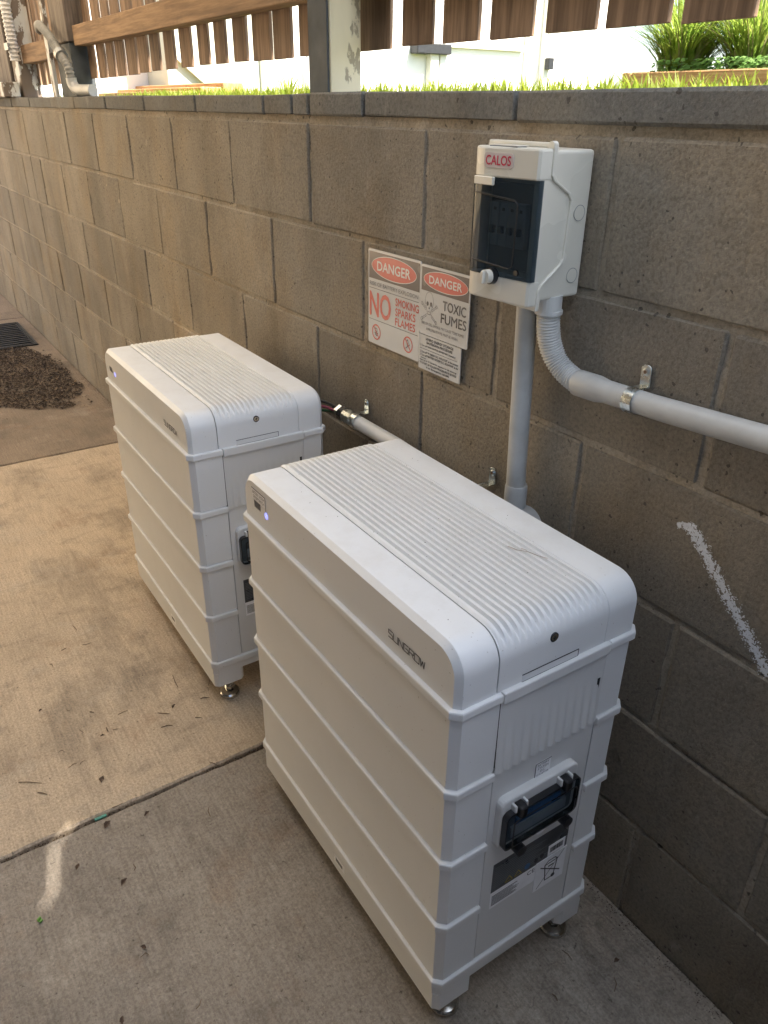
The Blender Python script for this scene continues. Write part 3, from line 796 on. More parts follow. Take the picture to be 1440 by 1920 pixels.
far = copy_tree(near, None, skip=('switch_sticker', 'serial_sticker_none')); far.location = (-.8989, -.0867, 0); far.rotation_euler = (0, 0, -.0089)
far['label'] = 'farther white stacked home battery cabinet standing behind the nearer one'

bm = nb(); pq = Plane((0, -.0974, .7606), (1, 0, 0), (0, 1, 0)); pq.line(bm, [(-.165, -.112), (-.150, -.108), (-.138, -.098), (-.122, -.094), (-.110, -.088)], .0012, 0); pq.line(bm, [(-.150, -.100), (-.142, -.097)], .0010, 0)
o = obj('lid_scuff', bm, 'litter_light'); tag(o, 'thin brown scuff lying across the ribs of the nearer battery lid', 'scuff')
o = obj('lid_specks', crumbs(31, 70, lambda r: (r.uniform(-.58, -.05), -.0974 - r.uniform(.02, .30), .7605), .0004, .0012), 'litter'); tag(o, 'tiny specks of dirt on the lid of the nearer battery', 'grit', kind='stuff')

# ------------------------------------------------------------------ isolator enclosure on the wall
en = thing('isolator_enclosure', 'pale grey wall mounted isolator box with smoked clear door and red logo', 'electrical box', (-.342, 0, 1.165))
def E_(x): return x + .342
X0, X1 = -.406 + .342, -.278 + .342
ZO = 1.165
def ez(z): return z - ZO
obj('back_housing', bx(X0 + .003, X1 - .0015, -.088, -.0045, ez(1.0700), ez(1.2665), bev=.005, seg=3), 'enc', en)
def side_path(d=0):     # boundary between front cover and back housing in (y, z), from top to bottom
    return [(-.083 + d, ez(1.271)), (-.083 + d, ez(1.236)), (-.078 + d, ez(1.229)), (-.047 + d, ez(1.211)), (-.042 + d, ez(1.203)), (-.045 + d, ez(1.126)), (-.050 + d, ez(1.119)), (-.083 + d, ez(1.094)), (-.088 + d, ez(1.086)), (-.089 + d, ez(1.060))]
WT, WB = ez(1.229), ez(1.100)       # window top and bottom
TILT = .112
def cover_plan(yb, x0, x1):         # plan outline of the bulging cover front, y towards the viewer
    pts = [(x0, yb)]
    pts += [(x0 + .024 - .024 * math.cos(math.radians(a)), -.1025 - .0170 * math.sin(math.radians(a))) for a in range(0, 91, 10)]
    pts += [(x0 + .030, -.1195), (x1 - .0035, -.1195 + (x1 - x0 - .0335) * TILT), (x1, -.1058), (x1, yb)]
    return pts
cv = obj('front_cover', prism(nb(), cover_plan(-.0835, X0, X1), 2, WT, ez(1.2685), bev=.003, seg=2), 'enc', en)
obj('cover_skirt', prism(nb(), cover_plan(-.089, X0, X1), 2, ez(1.0640), WB, bev=.003, seg=2), 'enc', en)
sp = side_path()
# side cheeks following the stepped flange
for xs_, nm in ((X1, 'right'), (X0, 'left')):
    s = 1 if nm == 'right' else -1
    poly = [(-.1050, ez(1.2680)), *[(y, max(ez(1.0645), min(ez(1.268), z))) for y, z in sp], (-.1050, ez(1.0645))]
    bm = prism(nb(), poly, 0, xs_ - s * .010 - (0 if s > 0 else 0), xs_ - s * .0008)
    obj('side_cheek', bm, 'enc', cv)
    # raised flange
    bm = nb(); a = side_path(-.0035); b = side_path(.0035)
    prism(bm, a + b[::-1], 0, min(xs_ - s * .012, xs_ + s * .0028), max(xs_ - s * .012, xs_ + s * .0028), bev=.0010)
    obj('flange', bm, 'enc', cv)
bm = bx(X0 - .002, X1 + .0026, -.0865, -.0795, ez(1.2690), ez(1.2755), bev=.002, seg=2); obj('top_flange', bm, 'enc', cv)
bm = bx(X0 - .002, X1 + .0026, -.0925, -.0855, ez(1.0570), ez(1.0635), bev=.002, seg=2); obj('bottom_flange', bm, 'enc', cv)
bm = nb(); tube(bm, [(X1 - .004, -.087, ez(1.272)), (X1 - .004, -.079, ez(1.272))], .0055, 14); obj('hanging_eye', bm, 'enc', cv)
obj('top_recess', bx(X0 + .030, X0 + .085, -.112, -.094, ez(1.2683), ez(1.2697), bev=.0004), 'enc_in', cv)
obj('top_plate', bx(X0 + .028, X0 + .087, -.1105, -.092, ez(1.2697), ez(1.2707), bev=.0004), 'enc', cv)
# interior behind the window
obj('interior', bx(X0 + .0105, X1 - .0105, -.086, -.070, WB + .0005, WT - .0005), 'enc_in', en)
obj('inner_panel', bx(X0 + .016, X1 - .016, -.0905, -.0862, WB + .006, WT - .006, bev=.002), 'enc_in', en)
for k in range(4):
    xx = X0 + .030 + k * .018
    br = obj('breaker', bx(xx, xx + .0172, -.1010, -.0906, ez(1.138), ez(1.198), bev=.0012), 'breaker', en)
    obj('toggle', bx(xx + .004, xx + .013, -.1075, -.1008, ez(1.1555), ez(1.1655), bev=.001), 'black', br)
    obj('terminal', bx(xx + .006, xx + .011, -.1015, -.1009, ez(1.186), ez(1.190)), 'black', br)
# smoked door wrapping the front
def door(yb_r, yb_l, z0, z1, off_, x0, x1):
    pl_ = cover_plan(-.098, x0, x1)
    bm = nb(); n = len(pl_)
    rows = [[bm.verts.new((x, y - off_, z)) for x, y in pl_] for z in (z0, z1)]
    for i in range(n - 1): bm.faces.new((rows[0][i], rows[0][i + 1], rows[1][i + 1], rows[1][i]))
    bm.faces.new(rows[0]); bm.faces.new(rows[1])
    bmesh.ops.recalc_face_normals(bm, faces=bm.faces[:]); return bm
dr = obj('smoked_door', door(0, 0, WB - .001, WT + .001, .0005, X0 - .0016, X1 + .0014), 'smoke', en, True)
# raised seal line round the window in the door
bm = nb()
def on_front(x): return -.1200 + max(0, x - X0 - .030) * TILT
loop = [(X0 + .018 + .0, ez(1.117)), (X0 + .090, ez(1.112)), (X0 + .096, ez(1.117)), (X0 + .098, ez(1.197)), (X0 + .092, ez(1.203)), (X0 + .030, ez(1.208)), (X0 + .016, ez(1.209))]
pts = [(x, on_front(x) - .0004, z) for x, z in loop]
tube(bm, pts, .0013, 6); obj('door_seal', bm, 'black', dr)
yc_ = on_front(X0 + .032)
obj('door_catch', bx(X0 + .012, X0 + .052, yc_ - .0022, yc_ + .0030, ez(1.2195), ez(1.2305), bev=.001), 'enc', dr)
yk = on_front(X0 + .060); zk = ez(1.0985)
bm = nb(); tube(bm, [(X0 + .060, yk + .003, zk), (X0 + .060, yk - .0060, zk)], .0115, 24); obj('knob_collar', bm, 'black', dr)
bm = nb(); tube(bm, [(X0 + .060, yk - .0055, zk), (X0 + .060, yk - .0155, zk)], .0098, 24); obj('knob', bm, 'enc', dr, False)
obj('knob_grip', bx(X0 + .0575, X0 + .0625, yk - .0205, yk - .0150, ez(1.0895), ez(1.1075), bev=.001), 'enc', dr)
yr = on_front(X0 + .104)
bm = nb(); tube(bm, [(X0 + .104, yr + .002, ez(1.1085)), (X0 + .104, yr - .0012, ez(1.1085))], .004, 14); obj('door_rivet', bm, 'black', dr)
# knock-outs and logo
for z in (1.186, 1.101):
    bm = nb(); tube(bm, [(X1 - .003, -.0235, ez(z)), (X1 - .0005, -.0235, ez(z))], .0105, 28); obj('knockout', bm, 'enc', en)
    pk = Plane((X1 - .0004, -.0235, ez(z)), (0, 1, 0), (0, 0, 1)); bm = nb(); pk.ring(bm, 0, 0, .0108, .0108, .0008, 0, 32); obj('knockout_groove', bm, 'enc_in', en)
pf = Plane((X0, -.1195 - .030 * TILT, 0), (1, TILT, 0), (0, 0, 1))
bm = nb(); pf.poly(bm, rrect(.0300, .0835, ez(1.2420), ez(1.2610), .005), -.002, .0008); lg = obj('logo_plate', bm, 'pink_logo', cv)
bm = nb(); pf.text(bm, 'CALOS', .0335, ez(1.2455), .046, .0120, .0011, bold=.028); obj('logo_lettering', bm, 'red_logo', cv)

# ------------------------------------------------------------------ conduits and clamps
t = thing('vertical_conduit', 'straight grey conduit dropping from the isolator box behind the nearer battery', 'conduit', (-.341, -.032, .66))
P = lambda x, y, z: (x + .341, y + .032, z - .66)
obj('pipe', tube(nb(), [P(-.342, -.045, 1.074), P(-.342, -.042, 1.0), P(-.341, -.034, .78), P(-.340, -.031, .70)], .0165, 24), 'pvc', t, True)
obj('top_adaptor', tube(nb(), [P(-.342, -.045, 1.066), P(-.342, -.0445, 1.050)], .0185, 24), 'pvc', t)
bm = nb(); pr = [P(-.340, -.031, .742), P(-.340, -.031, .738), P(-.340, -.031, .690), P(-.3395, -.031, .66)]
tube(bm, pr, [.0182, .0194, .0194, .0194], 24); obj('coupling', bm, 'pvc', t, True)
bm = nb(); pth = [Vector(P(-.3395, -.031, .700))] + [Vector(P(-.3395 - .03 + .03 * math.cos(math.radians(a)), -.031, .675 - .03 * math.sin(math.radians(a)))) for a in range(0, 91, 10)] + [Vector(P(-.41, -.031, .645))]
lathe_pts = tube(bm, pth, .0215, 20); obj('elbow', bm, 'pvc', t, True)
bm = nb(); tube(bm, [P(-.322, -.036, .664), P(-.322, -.010, .664)], .036, 28); obj('junction_body', bm, 'pvc', t, False)
t = thing('horizontal_conduit', 'grey conduit leaving the isolator box through a ribbed bend towards the right edge', 'conduit', (-.24, -.022, .951))
P = lambda x, y, z: (x + .24, y + .022, z - .951)
obj('box_adaptor', tube(nb(), [P(-.2935, -.048, 1.074), P(-.2935, -.047, 1.052), P(-.2935, -.047, 1.0519), P(-.2935, -.047, 1.046)], [.0185, .0185, .0205, .0205], 24), 'pvc_light', t)
pth = bez(P(-.2935, -.047, 1.050), P(-.2965, -.042, .995), P(-.290, -.026, .962), P(-.236, -.024, .950), 40)
cp, cr = corrugated(pth, .0168, .0046, .0010)
obj('ribbed_bend', tube(nb(), cp, cr, 24), 'pvc_light', t, True)
bm = nb(); a = Vector(P(-.240, -.024, .9505)); b = Vector(P(-.150, -.024, .9535))
tube(bm, [a, a.lerp(b, .04), a.lerp(b, .42), a.lerp(b, .62), b], [.0192, .0198, .0198, .0170, .0168], 24); obj('coupling', bm, 'pvc', t, True)
obj('pipe', tube(nb(), [P(-.17, -.024, .9530), P(-.1, -.024, .9552), P(.07, -.023, .9650), P(1.2, -.020, 1.031)], .0166, 28), 'pvc', t, True)

def clamp(x, y, z, r, label, zrot=0.0, w=.017):
    """half saddle: band round the pipe with one screw tab above it"""
    t = thing('saddle_clamp', label, 'clamp', (x, 0, z + y * 0), 0, 'zinc saddle clamps')
    ro, ri = r + .0018, r
    prof = []
    for a in range(-65, 246 - 40, 12):
        prof.append((a, ro))
    A0, A1 = -120, 82          # angle in the y-z plane; 0 = away from wall (-y), 90 = up
    pts_o, pts_i = [], []
    for k in range(25):
        a = math.radians(A0 + (A1 - A0) * k / 24)
        pts_o.append((y - ro * math.cos(a), ro * math.sin(a))); pts_i.append((y - ri * math.cos(a), ri * math.sin(a)))
    foot_o = [(-.0045, r + .0030), (-.0032, r + .0060), (-.0032, r + .0072)]
    bm = nb(); prism(bm, pts_o + [(-.0050, r + .0016)] + [(-.0050, r - .0004)] + pts_i[::-1], 0, -w / 2, w / 2); obj('band', bm, 'zinc', t)
    bm = nb(); tp = [(-w / 2, r + .0008), (w / 2, r + .0008)] + [(w / 2 * math.cos(math.radians(q)), r + .026 + w / 2 * .62 * math.sin(math.radians(q))) for q in range(0, 181, 20)]
    prism(bm, tp, 1, -.0052, -.0034, bev=.0004); obj('tab', bm, 'zinc', t)
    bm = nb(); tube(bm, [(0, -.0045, r + .0215), (0, -.0066, r + .0215), (0, -.0072, r + .0215)], [.0052, .0052, .0040], 20); s = obj('screw', bm, 'zinc', t)
    bm = nb(); tube(bm, [(0, -.0070, r + .0215), (0, -.0076, r + .0215)], .0026, 12); obj('screw_socket', bm, 'rust', t)
    t.rotation_euler = (0, zrot, 0)
    return t
clamp(-.1345, -.024, .9535, .0168, 'shiny zinc saddle clamp on the conduit right of the isolator box', -.05)
clamp(-.4310, -.026, .6830, .0168, 'zinc saddle clamp just above the lid of the nearer battery beside the vertical conduit', 0)
clamp(-.8640, -.030, .6850, .0165, 'zinc saddle clamp on the low conduit between the two batteries', 0)

t = thing('low_conduit', 'pale grey conduit with metal cable gland running low on the wall between the batteries', 'conduit', (-.85, -.03, .685))
P = lambda x, y=-.03, z=.684: (x + .85, y + .03, z - .685)
obj('pipe', tube(nb(), [P(-.868), P(-.70), P(-.40, -.03, .668)], .0155, 22), 'pvc_light', t, True)
obj('gland_body', tube(nb(), [P(-.915), P(-.911), P(-.878), P(-.874), P(-.869)], [.0150, .0172, .0172, .0160, .0160], 12), 'zinc', t)
obj('gland_seal', tube(nb(), [P(-.930), P(-.915)], .0170, 8), 'black', t)
obj('gland_nut', tube(nb(), [P(-.946), P(-.943), P(-.931)], [.0150, .0175, .0175], 6), 'zinc', t)
for nm, mat, dy, dz, lab in (('cable', 'cab_black', .0, .007, 'black battery cable entering the gland between the batteries'), ('cable', 'cab_red', -.004, .0, 'dark red battery cable entering the gland between the batteries'), ('cable', 'cab_green', .004, -.007, 'green battery cable entering the gland between the batteries')):
    o = obj(nm, tube(nb(), catmull([(-.93, -.03 + dy * .7, .684 + dz * .8), (-.955, -.032 + dy, .684 + dz), (-.99, -.045 + dy, .686 + dz * 1.6), (-1.03, -.075 + dy, .682 + dz * 2)], 6), .0036, 10), mat, None, True)
    tag(o, lab, 'cable', 'cables into the gland')

# ------------------------------------------------------------------ signs
def sheet(name, label, x0, x1, z0, z1, y, rad=.004):
    t = thing(name, label, 'sign', (x0, y, z0))
    p = Plane((0, 0, 0), (1, 0, 0), (0, 0, 1)); W_, H_ = x1 - x0, z1 - z0
    bm = nb(); p.poly(bm, rrect(0, W_, 0, H_, rad), -.0018, 0); obj('plate', bm, 'sign', t)
    return t, p, W_, H_
t, p, W_, H_ = sheet('warning_sign', 'larger danger sign reading risk of battery explosion no smoking sparks flames', -.853, -.6700, .8690, 1.0610, -.0065)
bm = nb(); p.poly(bm, [(.003, H_ * .700), (W_ - .003, H_ * .700), (W_ - .003, H_ - .0045), (.003, H_ - .0045)], 0, .0002); obj('header', bm, 'sign_grey', t)
bm = nb(); p.poly(bm, ell(W_ * .5, H_ * .842, W_ * .425, H_ * .115, 40), 0, .0004); obj('red_oval', bm, 'sign_red', t)
bm = nb(); p.ring(bm, W_ * .5, H_ * .842, W_ * .430, H_ * .119, .0014, .0006, 40); p.text(bm, 'DANGER', W_ * .185, H_ * .795, W_ * .63, H_ * .095, .0006, bold=.028); obj('header_lettering', bm, 'sign_white', t)
bm = nb(); p.text(bm, 'RISK OF BATTERY EXPLOSION', W_ * .035, H_ * .628, W_ * .93, H_ * .042, .0004)
p.line(bm, [(.004, H_ * .600), (W_ - .004, H_ * .600)], .0011, .0004); p.line(bm, [(.004, H_ * .265), (W_ - .004, H_ * .265)], .0011, .0004); obj('black_lettering', bm, 'sign_ink', t)
bm = nb(); p.text(bm, 'NO', W_ * .035, H_ * .305, W_ * .42, H_ * .255, .0004, bold=.028)
p.text(bm, 'SMOKING', W_ * .55, H_ * .492, W_ * .43, H_ * .078, .0004, bold=.028); p.text(bm, 'SPARKS', W_ * .55, H_ * .390, W_ * .375, H_ * .078, .0004, bold=.028); p.text(bm, 'FLAMES', W_ * .55, H_ * .288, W_ * .375, H_ * .078, .0004, bold=.028)
for cu in (W_ * .17, W_ * .80):
    p.ring(bm, cu, H_ * .135, .0165, .0165, .0030, .0005, 32); p.line(bm, [(cu - .0095, H_ * .135 + .0105), (cu + .0095, H_ * .135 - .0105)], .0026, .0006)
obj('red_lettering', bm, 'sign_red', t)
bm = nb(); cu = W_ * .17; v0 = H_ * .135
p.line(bm, [(cu - .004, v0 + .008), (cu + .003, v0 + .008), (cu + .003, v0 + .001), (cu - .004, v0 + .001)], .0012, .0005, True); p.line(bm, [(cu - .006, v0 - .002), (cu + .006, v0 - .002)], .0016, .0005); p.line(bm, [(cu - .004, v0 - .007), (cu - .002, v0 - .003), (cu + .001, v0 - .008), (cu + .004, v0 - .004)], .0014, .0005)
cu = W_ * .80
p.line(bm, [(cu - .001, v0 - .004), (cu - .005, v0 + .006), (cu - .001, v0 + .010), (cu + .001, v0 + .004), (cu - .001, v0 - .004)], .0016, .0005); p.line(bm, [(cu - .007, v0 - .008), (cu + .006, v0 + .001)], .0018, .0005)
obj('pictogram', bm, 'sign_ink', t)

t, p, W_, H_ = sheet('warning_sign', 'danger toxic fumes sign with a skull left of the isolator box', -.6685, -.5225, .9285, 1.0580, -.0075)
bm = nb(); p.poly(bm, [(.003, H_ * .640), (W_ - .003, H_ * .640), (W_ - .003, H_ - .0045), (.003, H_ - .0045)], 0, .0002); obj('header', bm, 'sign_grey', t)
bm = nb(); p.poly(bm, ell(W_ * .515, H_ * .812, W_ * .445, H_ * .135, 40), 0, .0004); obj('red_oval', bm, 'sign_red', t)
bm = nb(); p.ring(bm, W_ * .515, H_ * .812, W_ * .450, H_ * .139, .0012, .0006, 40); p.text(bm, 'DANGER', W_ * .185, H_ * .757, W_ * .66, H_ * .11, .0006, bold=.028); obj('header_lettering', bm, 'sign_white', t)
bm = nb(); p.text(bm, 'TOXIC', W_ * .485, H_ * .435, W_ * .46, H_ * .135, .0004, bold=.028); p.text(bm, 'FUMES', W_ * .455, H_ * .255, W_ * .51, H_ * .135, .0004, bold=.028)
p.text(bm, 'FIRE OR CELL DAMAGE MAY CAUSE TOXIC FUMES', W_ * .05, H_ * .150, W_ * .88, H_ * .040, .0004); p.text(bm, 'APPROPRIATE P.P.E. MUST BE WORN', W_ * .15, H_ * .075, W_ * .66, H_ * .040, .0004)
cu, cv_ = W_ * .20, H_ * .475
p.line(bm, [(cu + .0125 * math.cos(math.radians(a)), cv_ + .004 + .0165 * math.sin(math.radians(a))) for a in range(-35, 216, 12)], .0009, .0004)
p.line(bm, [(cu - .0105, cv_ - .0055), (cu - .0065, cv_ - .014), (cu - .0045, cv_ - .021), (cu + .0045, cv_ - .021), (cu + .0065, cv_ - .014), (cu + .0105, cv_ - .0055)], .0009, .0004)
for s in (-1, 1): p.poly(bm, ell(cu + s * .0052, cv_ - .0015, .0032, .0042, 14), 0, .0004)
p.poly(bm, [(cu - .002, cv_ - .0105), (cu + .002, cv_ - .0105), (cu, cv_ - .0055)], 0, .0004)
p.line(bm, [(cu - .0035, cv_ - .016), (cu + .0035, cv_ - .016)], .0008, .0004)
for s in (-1, 1):
    for oo in (-.0018, .0018):
        p.line(bm, [(cu - s * .0215, cv_ - .004 + oo), (cu - s * .010, cv_ - .0125 + oo)], .0008, .0004); p.line(bm, [(cu + s * .007, cv_ - .0225 + oo), (cu + s * .0215, cv_ - .032 + oo)], .0008, .0004)
    for (ux, vx) in ((-.0225, -.0035), (.0225, -.0325)): p.ring(bm, cu + s * ux, cv_ + vx, .0030, .0034, .0008, .0004, 12)
obj('black_lettering', bm, 'sign_ink', t)

t, p, W_, H_ = sheet('notice_plate', 'small notice with shutdown procedure text under the toxic fumes sign', -.6690, -.5400, .8595, .9272, -.0065, .001)
bm = nb(); rows_ = [('HYBRID ENERGY STORAGE', .17, .66, .865, .072), ('SHUTDOWN PROCEDURE', .19, .62, .765, .072), ('1. Turn off "MAIN SWITCH (INVERTER)" located at', .03, .86, .655, .062),
    ('2. Turn off "PV ARRAY D.C. ISOLATOR" at the inverter', .03, .93, .475, .062), ('3. Turn off "BATTERY SYSTEM D.C. ISOLATOR" at the', .03, .93, .385, .062), ('battery', .06, .13, .305, .05),
    ('Allow up to 15 minutes for capacitors to fully discharge', .03, .90, .235, .055), ('TO START UP FOLLOW PROCEDURE IN REVERSE', .03, .90, .145, .062), ('In an Emergency call 000', .20, .56, .045, .072)]
for tx, u, w, v, hh in rows_: p.text(bm, tx, u * W_, v * H_, w * W_, hh * H_, .0004, bold=.03)
p.line(bm, [(.03 * W_, .60 * H_), (.93 * W_, .60 * H_)], .0007, .0004); obj('black_lettering', bm, 'ink', t)

# ------------------------------------------------------------------ paling fence above the wall
fence = thing('paling_fence', 'weathered brown timber paling fence with gaps standing on the block wall', 'fence', (-1.5, .13, 1.339))
def fpart(name, bm, mat, par=fence): 
    for v in bm.verts: v.co -= Vector((-1.5, .13, 1.339))
    return obj(name, bm, mat, par)
rnd = random.Random(3)
PE = [(-1.105, -.988), (-.946, -.846), (-.813, -.711), (-.678, -.574), (-.542, -.435), (-.415, -.303), (-.281, -.171), (-.136, -.03), (0, .105), (.135, .24),
      (-2.448, -2.362), (-2.309, -2.22), (-2.166, -2.075), (-2.017, -1.938), (-1.889, -1.812), (-1.76, -1.676), (-1.635, -1.53), (-1.514, -1.418), (-1.376, -1.29), (-1.245, -1.145),
      (-3.357, -3.256), (-3.223, -3.136), (-3.097, -2.993), (-2.964, -2.873), (-2.845, -2.746), (-2.714, -2.603), (-2.580, -2.480)]
PE = [q for q in PE if q[1] < .02]
x = -3.49
while x > -6.5: PE.append((x - .1, x)); x -= .135
for a, b in PE:
    zb = 1.420 + rnd.uniform(-.002, .002) - (.0 if a > -2 else .012 * min(2, (-2 - a)))
    lean = rnd.uniform(-.003, .003)
    th = .009
    bm = box(nb(), a, b, .130, .130 + th, zb, 2.02 + rnd.uniform(-.01, .01), bev=.0015)
    for v in bm.verts:
        v.co.x += lean * (v.co.z - 1.4) / .6 + rnd.uniform(-.0012, .0012); v.co.z += rnd.uniform(-.0007, .0007)
    fpart('paling', bm, 'pal')
for x0, x1 in ((-3.205, -1.150), (-1.058, -.02)):
    fpart('rail', bx(x0, x1, .078, .129, 1.522, 1.592, bev=.002), 'rail'); fpart('rail', bx(x0, x1, .080, .129, 1.86, 1.93, bev=.002), 'rail')
fpart('rail', bx(-4.30, -3.535, .070, .129, 1.490, 1.568, bev=.002), 'rail')
fpart('rail', bx(-6.4, -4.33, .078, .129, 1.500, 1.570, bev=.002), 'rail')

post = thing('fence_post', 'square steel post with peeling cream paint standing on the wall cap', 'post', (-1.103, .07, 1.339))
def pp(bm, o):
    for v in bm.verts: v.co -= o.location
    return bm
obj('painted_core', pp(bx(-1.140, -1.061, .034, .108, 1.3392, 2.5, bev=.003, seg=2), post), 'peel', post)
obj('bare_face', pp(bx(-1.1455, -1.0655, .0285, .0338, 1.3392, 2.5, bev=.0015), post), 'bareface', post)

p2 = thing('fence_post', 'broad post of timber above bare galvanised steel with a flexible conduit beside it', 'post', (-3.37, .08, 1.339))
obj('steel_stub', pp(bx(-3.47, -3.23, .064, .150, 1.3392, 1.535, bev=.003), p2), 'bareface', p2)
obj('timber', pp(bx(-3.46, -3.22, .058, .150, 1.537, 2.5, bev=.004), p2), 'oldpost', p2)
obj('flat_bar', pp(bx(-3.545, -3.490, .040, .056, 1.3392, 2.5, bev=.002), p2), 'peelw', p2)

t = thing('flexible_conduit', 'grey ribbed flexible conduit looping over the rail beside the broad post', 'conduit', (-3.3, .04, 1.339))
pth = catmull([(-3.66, .052, 1.602), (-3.56, .030, 1.612), (-3.46, .018, 1.600), (-3.35, .020, 1.560), (-3.285, .024, 1.520), (-3.225, .026, 1.485), (-3.170, .030, 1.448), (-3.165, .034, 1.405)], 8)
cp, cr = corrugated([q - Vector(t.location) for q in pth], .0165, .013, .0020)
obj('ribbed_hose', tube(nb(), cp, cr, 14), 'hose', t, 70)
bm = nb(); tube(bm, [q - Vector(t.location) for q in catmull([(-3.165, .034, 1.408), (-3.163, .036, 1.385), (-3.14, .045, 1.366), (-3.08, .06, 1.362), (-3.02, .075, 1.362)], 6)], .021, 16); obj('elbow', bm, 'pvc', t, True)
bm = nb(); tube(bm, [Vector((-3.245, .025, 1.497)) - Vector(t.location), Vector((-3.225, .026, 1.484)) - Vector(t.location)], .0255, 16); obj('strap', bm, 'galv', t)

p3 = thing('corner_post', 'thick weathered post with flaking white paint at the top left corner', 'post', (-4.45, .05, 1.339))
obj('timber', pp(bx(-4.80, -4.36, .03, .17, 1.3392, 2.5, bev=.006), p3), 'oldpost', p3)
obj('painted_face', pp(bx(-4.355, -4.20, .045, .17, 1.3392, 2.5, bev=.004), p3), 'peelw', p3)
t = thing('timber_block', 'cut timber beam end resting on the wall at the top left corner', 'timber', (-4.5, -.02, 1.339))
obj('beam_end', pp(bx(-4.95, -4.50, -.085, .028, 1.341, 1.412, bev=.006), t), 'oldpost', t)
obj('end_bracket', pp(bx(-4.495, -4.185, -.05, .028, 1.3405, 1.408, bev=.004), t), 'peelw', t)
t = thing('upright_hose', 'pale ribbed hose running up beside the corner post', 'conduit', (-4.17, .03, 1.5))
pth = [Vector((.0, 0, k * .02)) + Vector((-.02 * k * .02, 0, 0)) for k in range(46)]
cp, cr = corrugated(pth, .024, .018, .002); obj('ribbed_hose', tube(nb(), cp, cr, 12), 'pvc_light', t, True)
bm = nb(); box(bm, -.05, .035, -.032, -.026, .045, .075); obj('strap', bm, 'galv', t)

# ------------------------------------------------------------------ floor details
rnd = random.Random(11)
def inside(px, py, poly):
    c = False; n = len(poly)
    for i in range(n):
        x1, y1 = poly[i]; x2, y2 = poly[i - 1]
        if (y1 > py) != (y2 > py) and px < (x2 - x1) * (py - y1) / (y2 - y1) + x1: c = not c
    return c
pile = [(-4.62, -.75), (-4.55, -.30), (-4.42, -.10), (-3.95, -.07), (-3.62, -.075), (-3.49, -.095), (-3.40, -.20), (-3.30, -.165), (-3.30, -.30), (-3.40, -.42), (-3.46, -.70), (-3.7, -1.0), (-4.3, -1.05)]
def litter(n, lo, hi, seed, dens=1.0):
    r = random.Random(seed); bm = nb(); k = 0
    while k < n:
        x, y = r.uniform(-4.65, -3.15), r.uniform(-1.05, -.05)
        e = noise.noise(Vector((x * 5, y * 5, 0))) * .09 + noise.noise(Vector((x * 17, y * 17, 0))) * .05
        if not inside(x + e, y + e, pile):
            if r.random() > (.05 if inside(x + e * 1.8 - .05, y + e * 1.8 - .02, pile) else .006): continue
        k += 1
        h = max(0, .010 + .016 * noise.noise(Vector((x * 4, y * 4, 5)))) * r.random()
        a = r.uniform(0, 6.28); l = r.uniform(lo, hi); w = l * r.uniform(.25, .5); tl = r.uniform(-.4, .4)
        d = Vector((math.cos(a), math.sin(a), tl)); q = Vector((-math.sin(a), math.cos(a), r.uniform(-.4, .4)))
        c = Vector((x, y, .004 + h))
        v = [c - d * l / 2, c + q * w / 2 + Vector((0, 0, w * .3)), c + d * l / 2, c - q * w / 2]
        v = [Vector((p_.x, p_.y, max(.0012, p_.z))) for p_ in v]
        bm.faces.new([bm.verts.new(p_) for p_ in v])
    return bm
bm = litter(24000, .006, .019, 1)
vs = [bm.verts.new((x, y, .0015)) for x, y in [(-4.45, -.9), (-4.45, -.2), (-3.6, -.15), (-3.45, -.25), (-3.5, -.7)]]
o = obj('leaf_litter', bm, 'litter'); tag(o, 'heap of dark brown dry leaf litter on the concrete by the drain', 'leaf litter', kind='stuff')
o = obj('pale_litter', litter(1100, .006, .020, 2), 'litter_light'); tag(o, 'pale dry flakes mixed into the brown leaf litter', 'leaf litter', kind='stuff')
t = thing('drain_grate', 'dark square drain grate in the floor at the left edge beyond the litter', 'drain', (-4.83, -.36, 0))
obj('pit', bx(-.30, .30, -.30, .27, .0015, .003), 'iron', t)
for k in range(13): obj('grate_bar', bx(-.28 + k * .0465, -.262 + k * .0465, -.29, .26, .0031, .010, bev=.001), 'iron', t)
obj('grate_frame', (lambda bm: (box(bm, -.315, .315, -.315, -.302, .0015, .009), box(bm, -.315, .315, .272, .285, .0015, .009), box(bm, -.315, -.302, -.302, .272, .0015, .009), box(bm, .302, .315, -.302, .272, .0015, .009), bm)[-1])(nb()), 'iron', t)
